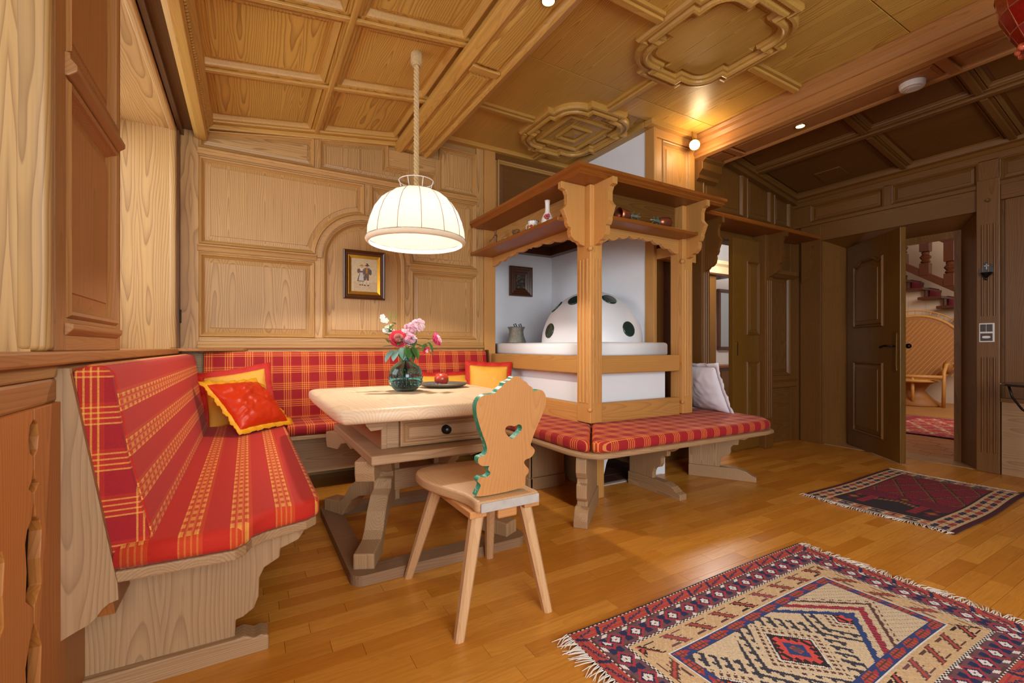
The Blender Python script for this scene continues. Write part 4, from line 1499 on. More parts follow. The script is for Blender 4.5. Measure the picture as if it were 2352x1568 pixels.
for az, el in ((175, 13), (-161, 52), (-98, 52.5), (-87, 14), (-131, 14), (158, 44)):
    a, e = math.radians(az), math.radians(el)
    nrm = Vector((math.cos(e) * math.cos(a), math.cos(e) * math.sin(a), math.sin(e)))
    M = Matrix.Translation(DC + Vector((nrm.x, nrm.y, nrm.z * 1.03)) * DR - nrm * .003) @ nrm.to_track_quat('Z', 'Y').to_matrix().to_4x4()
    obj('ceramic_disc', MB().lathe([(.066, -.01), (.066, .004), (.060, .0075), (.052, .0065), (.03, .0085), (.0, .009)], (0, 0, 0), 20).xf(M), GC, sv, smooth=True)

# ------------------------------------------------------------------ wooden surround of the stove
ss = thing('stove_surround', 'carved pine canopy with columns, rails and a ledge built round the stove', 'stove surround', (2.5, 2.4, .48))
fluted('column', ss, 1.995, 2.10, 2.38, 2.525, .484, 2.10, 'stove', .62, 1.60, 'fl')
fluted('column', ss, 2.915, 3.03, 2.38, 2.50, .484, 2.10, 'stove', .62, 1.60, 'f')
for s_, x_ in ((1, 1.995), (2, 2.915)):
    obj('chamfer_knob', MB().ball((x_ + .004, 2.385, .575), .016, 8, 6).ball((x_ + .004, 2.385, 1.665), .02, 8, 6), wood('stove', 'Z'), ss, smooth=True)
bracket('bracket', ss, lambda u, v, w: (1.995 - u, 2.455 + w, 2.10 + v), -.02, .02, 'stove', (1, .98))
bracket('bracket', ss, lambda u, v, w: (2.05 + w, 2.38 - u * .9, 2.10 + v), -.02, .02, 'stove', (1, .98))
bracket('bracket', ss, lambda u, v, w: (2.975 + w, 2.38 - u * .9, 2.10 + v), -.02, .02, 'stove', (1, .98))
obj('rail', box(2.0, 2.055, 2.525, 3.83, .815, .94), wood('stove', 'Y'), ss, bevel=.008)
obj('rail', box(2.0, 2.055, 2.525, 3.83, .46, .605), wood('stove', 'Y'), ss, bevel=.008)
obj('rail', box(2.10, 2.915, 2.405, 2.46, .815, .94), wood('stove', 'X'), ss, bevel=.008)
obj('rail', box(2.10, 2.915, 2.405, 2.46, .46, .61), wood('stove', 'X'), ss, bevel=.008)
can = [(1.78, 2.23), (3.25, 2.23), (3.25, 2.62), (2.95, 2.68), (2.95, 4.19), (2.05, 4.19), (2.05, 3.835), (1.78, 3.835)]
obj('canopy', molded(can, Z3, [(.03, 2.102), (.012, 2.116), (.016, 2.128), (.0, 2.138), (.0, 2.158), (.02, 2.16)], True), wood('red', 'X'), ss)
obj('soffit', MB().prism(inset(can, .028), Z3, 2.10, 2.106), wood('red', 'X'), ss)
obj('ledge', box(1.79, 2.03, 2.47, 3.835, 1.848, 1.876), wood('red', 'Y'), ss, bevel=.006)
obj('ledge', box(2.065, 2.93, 2.25, 2.46, 1.838, 1.866), wood('red', 'X'), ss, bevel=.006)
obj('frieze_board', box(2.03, 2.05, 2.525, 3.84, 1.876, 2.10), wood('stove', 'Y'), ss)
obj('frieze_board', box(2.10, 2.915, 2.455, 2.475, 1.866, 2.10), wood('dark', 'X'), ss)


def valance(L, depth_end, depth_mid):
    """scalloped lower edge, symmetrical: list of (along, drop)"""
    pts = []
    N = 90
    for k in range(N + 1):
        t = k / N
        s = min(t, 1 - t) * 2          # 0 at the ends, 1 in the middle
        base = depth_end + (depth_mid - depth_end) * min(1, s * 1.4) ** .8
        ph = s * 4.2
        sc = abs(math.sin(PI * ph)) ** .6 * .022
        pts.append((t * L, -(base + sc)))
    return [(0, 0)] + pts + [(L, 0)]


va = valance(3.84 - 2.525, .075, .02)
obj('valance', MB().prism(va, lambda u, v, w: (2.012 + w, 2.525 + u, 1.850 + v), 0, .026), wood('stove', 'Y'), ss)
va = valance(2.915 - 2.10, .105, .03)
obj('valance', MB().prism(va, lambda u, v, w: (2.10 + u, 2.42 + w, 1.840 + v), 0, .026), wood('stove', 'X'), ss)
obj('inner_frame', MB().box(2.05, 2.95, 4.10, 4.19, 2.00, 2.10).box(2.87, 2.955, 2.82, 4.099, 2.001, 2.10).box(2.06, 2.86, 2.60, 4.095, 2.085, 2.099), wood('frame', 'X'), ss)
obj('side_cap', box(2.98, 3.06, 2.48, 2.75, 1.74, 1.83), wood('stove', 'Y'), ss, bevel=.004)

# ------------------------------------------------------------------ dining table
dt = thing('dining_table', 'bleached pine trestle table with thick rounded top and one drawer', 'table', (.8, 2.4, 0))
top = [(.33, 1.845), (.31, 1.88), (.30, 1.93), (.30, 2.86), (.33, 2.93), (.39, 2.955), (1.21, 2.955), (1.28, 2.92), (1.295, 2.86), (1.295, 1.93), (1.275, 1.87), (1.24, 1.845)]
top = smooth_poly(top, 1)
obj('table_top', pad(top, .692, .752, .024, n=5), wood('top', 'Y'), dt, smooth=True)
obj('apron', MB().box(.515, .54, 2.04, 2.75, .545, .692).box(1.06, 1.085, 2.04, 2.75, .545, .692).box(.54, 1.06, 2.725, 2.75, .545, .692).box(.54, 1.06, 2.045, 2.06, .545, .692), wood('trestle', 'X'), dt, bevel=.003)
PF = lambda u, v, w: (u, 2.04 - w, v)
dw = obj('drawer', MB().box(.60, 1.005, 2.025, 2.05, .556, .672), wood('trestle', 'X'), dt)
obj('drawer_front', molded(rect(.595, 1.01, .553, .675), PF, [(0, .005), (0, .022), (.008, .026), (.016, .02), (.02, .028), (.028, .022), (.034, .03), (.04, .024)]), wood('trestle', 'X'), dw)
KN = plain('dark_pewter', '3b3d40', .3, .9)
obj('knob', MB().lathe([(.022, 0), (.022, .004), (.012, .008), (.010, .016), (.018, .022), (.019, .028), (.012, .034), (0, .036)], (0, 0, 0), 12).xf(Matrix.Translation((.81, 2.014, .613)) @ Matrix.Rotation(PI / 2, 4, 'X')), KN, dw, smooth=True)
for s, xc in ((1, .515), (-1, 1.085)):
    br = [(0, 0), (.10, 0), (.10, -.004), (.03, -.02), (-.01, -.052), (-.055, -.055), (-.075, -.03), (-.085, 0)]
    obj('corner_bracket', MB().prism([(xc + a * s, .692 + b) for a, b in br], lambda u, v, w: (u, w, v), 2.0, 2.042), wood('trestle', 'X'), dt, bevel=.003)
obj('shelf_board', box(.445, 1.155, 1.925, 2.86, .505, .545), wood('trestle', 'X'), dt, bevel=.006)
ARM = [(0, .505), (.485, .505), (.485, .455), (.475, .415), (.375, .412), (.345, .445), (.30, .455), (.26, .425), (.21, .44), (.15, .425), (.10, .36), (0, .34)]
LEGP = [(0, .36), (.085, .36), (.095, .335), (.13, .33), (.14, .285), (.20, .27), (.27, .215), (.32, .145), (.36, .118), (.495, .112), (.495, .044), (.33, .044), (.30, .085), (.25, .14), (.18, .18), (.10, .195), (0, .20)]
for hx2, sx in ((.655, -1), (.945, 1)):
    for sy in (-1, 1):
        v_ = Vector((sx * .225, sy * .445, 0)).normalized()
        q_ = Vector((v_.y, -v_.x, 0))
        PT = lambda u, v, w: (hx2 + v_.x * u + q_.x * w, 2.45 + v_.y * u + q_.y * w, v)
        obj('arm', MB().prism(ARM, PT, -.042, .042), wood('trestle', 'Y'), dt, bevel=.005)
        obj('leg', MB().prism(LEGP, PT, -.045, .045), wood('trestle', 'Z'), dt, bevel=.006)
    obj('hub_post', box(hx2 - .05, hx2 + .05, 2.40, 2.50, .19, .505), wood('trestle', 'Z'), dt, bevel=.006)
obj('stretcher', box(.62, .98, 2.385, 2.515, .245, .355), wood('trestle', 'X'), dt, bevel=.006)
fo = [p for c_, r_, a_ in (((.43, 2.01), .055, 180), ((1.175, 2.01), .055, 270), ((1.175, 2.90), .055, 0), ((.43, 2.90), .055, 90)) for p in arc(c_[0], c_[1], r_, r_, a_, a_ + 90, 6)]
fo_in = [(.475, 2.06), (1.13, 2.06), (1.13, 2.85), (.475, 2.85)]
plate('foot_frame', fo, [fo_in], Z3, 0, .045, wood('wornbase', 'X'), dt)

# ------------------------------------------------------------------ chair
BACK = [(0.687, 0.474), (0.694, 0.493), (0.706, 0.516), (0.701, 0.524), (0.691, 0.533), (0.692, 0.543), (0.705, 0.549), (0.721, 0.542), (0.739, 0.551), (0.74, 0.561), (0.732, 0.566), (0.729, 0.577), (0.736, 0.584), (0.723, 0.584), (0.699, 0.589), (0.689, 0.602), (0.688, 0.617), (0.697, 0.622), (0.714, 0.624), (0.723, 0.637), (0.718, 0.661), (0.702, 0.695), (0.681, 0.745), (0.67, 0.784), (0.67, 0.812), (0.682, 0.83), (0.706, 0.84), (0.739, 0.839), (0.749, 0.854), (0.768, 0.864), (0.773, 0.878), (0.797, 0.884), (0.804, 0.896), (0.819, 0.899), (0.837, 0.893), (0.846, 0.882), (0.864, 0.876), (0.873, 0.863), (0.891, 0.855), (0.897, 0.837), (0.917, 0.847), (0.94, 0.84), (0.955, 0.816), (0.956, 0.786), (0.943, 0.75), (0.921, 0.703), (0.905, 0.659), (0.9, 0.639), (0.913, 0.63), (0.923, 0.616), (0.916, 0.601), (0.904, 0.591), (0.883, 0.588), (0.876, 0.578), (0.885, 0.564), (0.901, 0.55), (0.901, 0.535), (0.888, 0.525), (0.889, 0.506), (0.891, 0.479)]
HEART = [(0.789, 0.714), (0.799, 0.722), (0.813, 0.721), (0.826, 0.716), (0.842, 0.724), (0.856, 0.718), (0.859, 0.701), (0.841, 0.684), (0.821, 0.67), (0.804, 0.681), (0.788, 0.7)]
ch = thing('carved_chair', 'carved wooden chair with heart cut-out and green painted edges at the table', 'chair', (.8, 1.65, 0))
GP = NT('worn_green_paint')
nz = GP.noise(GP.obj(), 60, 4, .7)
GP.set(Base_Color=GP.mix(GP.math('GREATER_THAN', nz, .60), lin('2f9d7c'), lin('bfd9cf')), Roughness=.4)
PBK = lambda u, v, w: (u, 1.435 - .13 * (v - .46) + w, v)
plate('backrest', smooth_poly(BACK, 2), [smooth_poly(HEART, 1)], PBK, 0, .032, wood('chairback', 'Z'), ch, GP.m)
seat = [(.672, 1.405), (.69, 1.388), (.915, 1.388), (.932, 1.405), (.925, 1.46), (.93, 1.52), (.965, 1.62), (.995, 1.72), (1.0, 1.82), (.985, 1.89), (.93, 1.935), (.80, 1.945), (.67, 1.935), (.62, 1.89), (.605, 1.82), (.61, 1.72), (.64, 1.62), (.672, 1.52), (.68, 1.46)]
obj('seat', pad(smooth_poly(seat, 1), .432, .472, .010), wood('chairseat', 'Y'), ch, smooth=True)
obj('worn_rear_edge', MB().box(.685, .92, 1.3835, 1.3885, .436, .468), plain('worn_grey_wood', 'b3aaa2', .7, var=.2, scale=50), ch, bevel=.002)
for x0 in (.66, .88):
    obj('batten', box(x0, x0 + .065, 1.42, 1.88, .408, .432), wood('chairback', 'Y'), ch, bevel=.003)
obj('tenon_block', box(.775, .855, 1.43, 1.455, .385, .432), wood('chairback', 'X'), ch, bevel=.006)
for (a, b), (c, d) in (((.705, 1.46), (.624, 1.432)), ((.90, 1.46), (.985, 1.427)), ((.675, 1.78), (.605, 1.935)), ((.925, 1.78), (.995, 1.925))):
    m = MB()
    rr = []
    for (x, y_, z, r) in ((c, d, 0, .017), (a, b, .415, .024)):
        rr.append([(x + r * sx, y_ + r * sy, z) for sx, sy in ((-1, -.55), (-.55, -1), (.55, -1), (1, -.55), (1, .55), (.55, 1), (-.55, 1), (-1, .55))])
    m.loops(rr)
    obj('leg', m, wood('chairseat', 'Z'), ch)
# ------------------------------------------------------------------ pendant lamp
LX, LY = .868, 2.62
pl_ = thing('pendant_lamp', 'cream fabric dome lamp hanging on a rope above the table', 'lamp', (LX, LY, 2.75))
ROPE = plain('rope', 'c9ac7c', .9, var=.25, scale=90)
obj('ceiling_rose', MB().lathe([(.0, 2.757), (.030, 2.757), (.031, 2.68), (.026, 2.668), (.0, 2.666)], (LX, LY, 0), 16), ROPE, pl_, smooth=False, bevel=.003)
wr_ = MB()
for k in range(14):
    wr_.tube([(LX + .031 * math.cos(a), LY + .031 * math.sin(a), 2.675 + k * .006) for a in [2 * PI * i / 14 for i in range(14)]], .0032, 5, True)
obj('rope_wrap', wr_, ROPE, pl_, smooth=True)
rp = MB()
for s in range(3):
    rp.tube([(LX + .0085 * math.cos(k * .55 + s * 2.094), LY + .0085 * math.sin(k * .55 + s * 2.094), 2.67 - k * .0062) for k in range(119)], .0088, 6)
obj('rope', rp, ROPE, pl_, smooth=True)
SH = NT('lamp_fabric')
tl_ = SH.n('ShaderNodeBsdfTranslucent')
df_ = SH.n('ShaderNodeBsdfDiffuse')
nzz = SH.noise(SH.obj(), 40, 3)
fc = SH.mix(nzz, lin('746c66'), lin('807872'))
SH.link(fc, tl_.inputs[0])
SH.link(fc, df_.inputs[0])
mm = SH.n('ShaderNodeMixShader')
mm.inputs[0].default_value = .5
SH.link(tl_.outputs[0], mm.inputs[1])
SH.link(df_.outputs[0], mm.inputs[2])
SH.link(mm.outputs[0], SH.out.inputs[0])
NP = 14
prof = [(.045, 1.938), (.10, 1.926), (.155, 1.902), (.205, 1.862), (.245, 1.805), (.270, 1.742), (.284, 1.685), (.288, 1.637)]


def shade_ring(r, z, amp, seg=112):
    out = []
    for i in range(seg):
        a = 2 * PI * i / seg
        f = (i * NP / seg) % 1
        rr = r * (1 - amp * (1 - abs(2 * f - 1)) ** 0 * (4 * f * (1 - f)) * .5 + .0) + .0025 * noise.noise(Vector((math.cos(a) * 5, math.sin(a) * 5, z * 14)))
        out.append((LX + rr * math.cos(a), LY + rr * math.sin(a), z))
    return out


m = MB()
m.loops([shade_ring(r, z, .07) for r, z in prof], False, False)
obj('shade', m, SH.m, pl_, smooth=True)
m = MB()
m.loops([shade_ring(r, z, .0) for r, z in [(.289, 1.637), (.292, 1.628), (.288, 1.617), (.274, 1.607), (.268, 1.610), (.275, 1.622), (.282, 1.634)]], False, False)
HEM = plain('hem_cloth', 'eadbc0', .8, var=.04)
HEM.node_tree.nodes['Principled BSDF'].inputs['Transmission Weight'].default_value = 0
obj('shade_hem', m, HEM, pl_, smooth=True)
SEAM = plain('seam_cord', '8f7d62', .8)
for k in range(NP):
    a = 2 * PI * k / NP
    obj('seam', MB().tube([(LX + (r + .001) * math.cos(a), LY + (r + .001) * math.sin(a), z) for r, z in prof], .0016, 5), SEAM, pl_, smooth=True)
obj('seam', MB().tube([(LX + .2895 * math.cos(a), LY + .2895 * math.sin(a), 1.637) for a in [2 * PI * i / 48 for i in range(48)]], .0018, 5, True), SEAM, pl_, smooth=True)
WW = plain('white_wire', 'f2efe8', .4)
m = MB().tube([(LX + .101 * math.cos(a), LY + .101 * math.sin(a), 1.982) for a in [2 * PI * i / 40 for i in range(40)]], .003, 6, True)
for k in range(7):
    a = 2 * PI * k / 7 + .3
    m.tube([(LX + .101 * math.cos(a), LY + .101 * math.sin(a), 1.982), (LX + .084 * math.cos(a), LY + .084 * math.sin(a), 1.925)], .0025, 5)
obj('wire_crown', m, WW, pl_, smooth=True)
obj('knot', MB().ball((LX, LY, 1.945), (.03, .03, .012), 10, 6), plain('jute', 'b58440', .9, bump=.4), pl_, smooth=True)
BU = plain('lit_bulb', 'fff0d8', .5, emit='ffdca8', estr=14)
obj('bulb', MB().ball((LX, LY, 1.76), (.034, .034, .045), 12, 8), BU, pl_, smooth=True)
obj('socket', MB().lathe([(0, 1.93), (.018, 1.93), (.018, 1.81), (.0, 1.81)], (LX, LY, 0), 10), plain('white_plastic', 'e4e2dd', .4), pl_)
light('pendant_light', 'POINT', (LX, LY, 1.72), 64, (1.0, .90, .78), .03)

# ------------------------------------------------------------------ vase with flowers
VX, VY = .779, 2.54
va_ = thing('glass_vase', 'round teal hobnail glass vase half full of water on the table', 'vase', (VX, VY, .752))
VG = NT('teal_glass')
VG.set(Base_Color=(.42, .78, .85, 1), Roughness=.03)
VG.b.inputs['Transmission Weight'].default_value = 1.0
VG.b.inputs['IOR'].default_value = 1.33
vo = [(.0, .7525), (.052, .7525), (.072, .768), (.088, .79), (.096, .825), (.092, .862), (.076, .892), (.048, .912), (.029, .922), (.024, .935), (.025, .955), (.031, .962)]
vi = [(.027, .961), (.021, .953), (.020, .935), (.025, .919), (.045, .907), (.072, .888), (.088, .860), (.092, .825), (.084, .792), (.068, .772), (.048, .758), (.0, .758)]
obj('body', MB().lathe(vo + vi, (VX, VY, 0), 40), VG.m, va_, smooth=True)
hn = MB()
for k in range(5):
    z = .785 + k * .022
    r = [.0845, .0925, .094, .0895, .0785][k]
    for i in range(26):
        a = 2 * PI * (i + .5 * (k % 2)) / 26
        hn.ball((VX + r * math.cos(a), VY + r * math.sin(a), z), .0045, 6, 4)
o = obj('hobnails', hn, VG.m, va_, smooth=True)
o['kind'] = 'stuff'
WT = NT('vase_water')
WT.set(Base_Color=(.55, .80, .84, 1), Roughness=.0)
WT.b.inputs['Transmission Weight'].default_value = 1.0
WT.b.inputs['IOR'].default_value = 1.1
obj('water', MB().lathe([(0, .7585), (.047, .7585), (.067, .7725), (.083, .792), (.0905, .823), (0, .823)], (VX, VY, 0), 28), WT.m, va_, smooth=True)
TG = plain('dark_teal_glass', '0f5a55', .08, var=.1, coat=.5)
obj('neck_band', MB().lathe([(.0302, .9215), (.0252, .9345), (.0258, .9555), (.0318, .9625), (.0325, .961), (.0268, .953), (.0262, .935), (.031, .9225)], (VX, VY, 0), 32), TG, va_, smooth=True)

STEM = plain('stem_green', '5c7c38', .6)
LEAFD = plain('leaf_green', '3f6b34', .4, var=.3, scale=40)
LEAFB = plain('leaf_blue_green', '6f9488', .35, var=.25, scale=40)
LEAFL = plain('leaf_light_green', '7d9c3e', .5, var=.25, scale=40)


def leaf(o, p, d, L, Wd, mat, up=(0, 0, 1), curl=.2):
    p, d = Vector(p), Vector(d).normalized()
    s = d.cross(Vector(up)).normalized()
    n = s.cross(d)
    N = 8
    m = MB()
    vs = []
    for i in range(N + 1):
        t = i / N
        wv = Wd * (math.sin(PI * t ** .85) ** .8) * (1 if t < 1 else 0) + .0004
        c = p + d * L * t - n * curl * L * t * t
        vs += [c - s * wv + n * wv * .25, c - n * .0, c + s * wv + n * wv * .25]
    fs = []
    for i in range(N):
        for k in (0, 1):
            a = i * 3 + k
            fs.append((a, a + 1, a + 4, a + 3))
    m.add(vs, fs)
    ob = obj('leaf', m, mat, o, smooth=True, fix=False)
    return ob


NECK = (VX, VY, .95)


def stem(o, tip, r=.002):
    t = Vector(tip)
    base = Vector((VX + (VX - tip[0]) * .25, VY + (VY - tip[1]) * .25, .772))
    mid = Vector(NECK) + (t - Vector(NECK)) * .35 * Vector((.7, .7, 1.3)).length / 1.6
    pts = [base, Vector(NECK) - Vector((0, 0, .03)), Vector(NECK) + (t - Vector(NECK)) * .12 + Vector((0, 0, .012)), mid + Vector((0, 0, .012)), t]
    obj('stem', MB().tube(pts, r, 6), STEM, o, smooth=True)


def petal(mb, c, az, tilt, L, Wd, cup, rot):
    """one cupped petal leaving the axis of the bloom"""
    N = 5
    vs = []
    for i in range(N + 1):
        t = i / N
        for j in range(5):
            s = -1 + j / 2
            wv = Wd * (.35 + .65 * math.sin(PI * min(1, t * .75 + .1)))
            rr = L * (t * math.sin(tilt) + cup * t * (1 - t))
            z = L * (t * math.cos(tilt))
            curl = .18 * Wd * (s * s)
            p = Vector((rr - curl * math.cos(tilt) * 0 - curl, s * wv, z + .12 * L * t * (1 - s * s)))
            p = Matrix.Rotation(az, 3, 'Z') @ p
            p = rot @ p
            vs.append(tuple(Vector(c) + p))
    mb.add(vs, [(i * 5 + j, i * 5 + j + 1, i * 5 + j + 6, i * 5 + j + 5) for i in range(N) for j in range(4)])


def rose(label, c, R, axis, inner, outer, seed=0, layers=5, leafs=()):
    t = thing('rose', label, 'flower', c)
    rot = Vector(axis).to_track_quat('Z', 'Y').to_matrix()
    stem(t, Vector(c) - Vector(axis).normalized() * R * .6)
    r = random.Random(seed)
    for ly in range(layers):
        f = ly / (layers - 1)
        mb = MB()
        n = 4 + ly
        for k in range(n):
            petal(mb, Vector(c) - rot @ Vector((0, 0, R * .75)), 2 * PI * k / n + ly * .7 + r.uniform(-.15, .15), .12 + f * .95 + r.uniform(-.05, .05), R * (1.05 + .25 * f), R * (.42 + .28 * f), .35, rot)
        obj('petals', mb, inner if f < .55 else outer, t, smooth=True, fix=False)
    for lf in leafs:
        leaf(t, *lf)
    return t


def cluster(label, c, R, mat, seed, n=26):
    """full pale pink bloom of many ruffled petals"""
    t = thing('rose', label, 'flower', c)
    stem(t, (c[0], c[1], c[2] - R * .5))
    r = random.Random(seed)
    for k in range(3):
        mb = MB()
        for i in range(n):
            d = Vector((r.gauss(0, 1), r.gauss(0, 1) - .5, r.gauss(0, 1) + .35)).normalized()
            rot = d.to_track_quat('Z', 'Y').to_matrix()
            petal(mb, Vector(c) + d * R * (.25 + .12 * k), r.uniform(0, 6.28), r.uniform(.5, 1.1), R * .55, R * .34, .45, rot)
        obj('petals', mb, mat[k], t, smooth=True, fix=False)
    return t


PK1 = plain('petal_pale_pink', 'f6d6df', .6, var=.06)
PK2 = plain('petal_pink', 'f0b8cc', .6, var=.08)
PK3 = plain('petal_white_pink', 'fbeaea', .6, var=.04)
CO = plain('petal_coral', 'ec566a', .55, var=.12)
COI = plain('petal_salmon', 'fcc6ba', .55, var=.08)
HOT = plain('petal_hot_pink', 'ef5f93', .55, var=.12)
rose('coral pink open rose at the left of the bouquet', (.722, 2.485, 1.048), .046, (-.25, -.85, .35), COI, CO, 1, 6)
cluster('white and pale pink ruffled rose at the top of the bouquet', (.846, 2.514, 1.124), .042, (PK3, PK3, PK1), 2)
cluster('pale pink ruffled rose in the middle of the bouquet', (.795, 2.52, 1.10), .040, (PK1, PK2, PK1), 3)
cluster('deeper pink ruffled rose low in the middle of the bouquet', (.782, 2.474, 1.04), .042, (PK2, PK1, PK2), 4)
rose('hot pink rose on a long stem at the right of the bouquet', (.925, 2.416, 1.046), .036, (.75, -.45, .35), PK2, HOT, 5, 5,
     [((.875, 2.44, 1.03), (.3, -.3, -.6), .07, .018, LEAFD), ((.86, 2.44, 1.02), (-.2, -.4, -.7), .06, .017, LEAFD)])
rose('small dark pink rosebud hanging low at the right of the vase neck', (.852, 2.397, .981), .020, (.3, -.5, -.4), PK1, CO, 6, 4, [((.85, 2.41, .985), (.9, -.2, -.5), .06, .016, LEAFD)])
sp_ = thing('blossom_spray', 'white blossom spray with light green leaves at the top left of the bouquet', 'flower', (.71, 2.61, 1.1))
stem(sp_, (.705, 2.61, 1.13))
WB = plain('petal_white', 'f7f6ee', .6, var=.04)
r = random.Random(9)
for k in range(9):
    c = Vector((.705 + r.uniform(-.04, .035), 2.61 + r.uniform(-.02, .02), 1.135 + r.uniform(-.055, .045)))
    mb = MB()
    d = Vector((r.uniform(-.6, .4), -1, r.uniform(-.1, .6))).normalized()
    rot = d.to_track_quat('Z', 'Y').to_matrix()
    for i in range(5):
        petal(mb, c, 2 * PI * i / 5, 1.15, .018, .008, .2, rot)
    obj('blossom', mb, WB, sp_, smooth=True, fix=False)
for k in range(9):
    leaf(sp_, (.71 + r.uniform(-.025, .03), 2.6, 1.06 + r.uniform(-.02, .07)), (r.uniform(-1, 1), -.4, r.uniform(-.2, .7)), .045, .012, LEAFL)
for k in range(6):
    a = Vector((.72 + r.uniform(-.02, .02), 2.61, 1.15))
    obj('stamen', MB().tube([a, a + Vector((r.uniform(-.02, .03), 0, .05))], .0012, 4), LEAFL, sp_)
gr = thing('leaf_sprig', 'blue green rose leaves drooping over the left side of the vase', 'leaves', (.68, 2.48, .96))
stem(gr, (.70, 2.48, 1.0))
for p, d, L, wd, mt in (((.70, 2.49, 1.005), (-1, -.1, .1), .07, .021, LEAFB), ((.69, 2.48, .985), (-.7, -.3, -.7), .085, .023, LEAFB), ((.71, 2.46, .985), (-.45, -.4, -.55), .075, .022, LEAFB), ((.73, 2.45, 1.0), (.0, -.5, -.8), .075, .024, LEAFB),
                        ((.755, 2.44, 1.0), (.1, -.5, -.85), .07, .024, LEAFD), ((.78, 2.43, 1.0), (.35, -.5, -.7), .08, .028, LEAFD), ((.70, 2.5, 1.02), (-.8, 0, .6), .06, .018, LEAFB), ((.69, 2.53, 1.06), (-.6, -.3, .3), .05, .017, LEAFD), ((.735, 2.45, .99), (-.3, -.5, -.9), .07, .021, LEAFD)):
    leaf(gr, p, d, L, wd, mt)

cluster('small pale pink ruffled rose between coral rose and pink roses', (.765, 2.50, 1.075), .030, (PK1, PK1, PK3), 8, 20)
g2 = thing('leaf_sprig', 'green rose leaves under the pink roses in the middle of the bouquet', 'leaves', (.80, 2.46, .99))
stem(g2, (.80, 2.47, 1.0))
r = random.Random(21)
for k in range(12):
    p = (.80 + r.uniform(-.05, .06), 2.47 + r.uniform(-.02, .03), 1.0 + r.uniform(-.02, .05))
    leaf(g2, p, (r.uniform(-1, 1), r.uniform(-.8, .1), r.uniform(-.8, .3)), r.uniform(.045, .07), r.uniform(.013, .019), LEAFD if k % 3 else LEAFB)

# ------------------------------------------------------------------ dish and fruit
PX, PY = 1.045, 2.65
m = MB()
def wobp(rr, z, a):
    return rr * (1 + .10 * math.cos(2 * (a - .0)) + (.10 if abs(a) < .25 or a > 6.03 else 0))
m.lathe([(0, .7525), (.075, .7525), (.115, .764), (.132, .779), (.128, .781), (.108, .768), (.072, .759), (0, .759)], (0, 0, 0), 36, None, wobp)
m.xf(Matrix.Translation((PX, PY, 0)) @ Matrix.Rotation(-.5, 4, 'Z'))
tag(obj('dish', m, plain('pewter_dish', '7b7368', .45, .6, var=.1), None, smooth=True, loc=(PX, PY, .7525)), 'shallow grey pewter dish with a pointed lip beside the glass vase', 'dish')
ap = thing('apple', 'red apple lying on the grey dish', 'apple', (1.052, 2.68, .76))
AP = NT('apple_skin')
an = AP.noise(AP.mapping(AP.obj(), (30, 30, 8)), 1.5, 3)
AP.set(Base_Color=AP.mix(an, lin('8e1a24'), lin('c4512f')), Roughness=.25)
obj('flesh', MB().lathe([(0, .764), (.018, .7605), (.034, .768), (.044, .79), (.044, .81), (.034, .832), (.016, .838), (.0, .829)], (1.05, 2.68, 0), 20), AP.m, ap, smooth=True)
obj('stem', MB().tube([(1.05, 2.68, .83), (1.054, 2.68, .85)], .0018, 5), plain('twig', '4a3420', .8), ap)
BB = plain('blueberry_skin', '3a4a72', .5, var=.3, scale=60)
r = random.Random(4)
for k in range(9):
    a, b = k % 5, k // 5
    x_, y_ = .962 + a * .0155 + r.uniform(-.002, .002) + b * .006, 2.688 - a * .012 - b * .02
    o = obj('blueberry', MB().ball((x_, y_, .7705), .0082, 10, 6), BB, None, smooth=True, loc=(x_, y_, .7625))
    tag(o, 'dark blueberry lying on the grey dish next to the apple', 'berry', 'blueberries on the dish')

# ------------------------------------------------------------------ pictures
def framed(name, label, x0, x1, z0, z1, y, profs, art=None):
    t = thing(name, label, 'picture', ((x0 + x1) / 2, y, (z0 + z1) / 2))
    P = lambda u, v, w: (u, y - w, v)
    r = rect(x0, x1, z0, z1)
    for nm, pr, mt in profs:
        obj(nm, molded(r, P, pr, False), mt, t)
    return t, P


FR = wood('frame', 'Z')
GILT = plain('gilt', 'c9962f', .3, .85, var=.1)
t, P = framed('framed_print', 'framed print of a couple in folk dress on the panelled wall', .665, .996, 1.392, 1.787, YB - .02, [('frame', [(0, 0), (0, .022), (.008, .028), (.018, .018), (.024, .02), (.036, .014), (.038, .010)], FR), ('gilt_slip', [(.037, .011), (.04, .013), (.062, .007), (.063, .004)], GILT)])
shapes = []


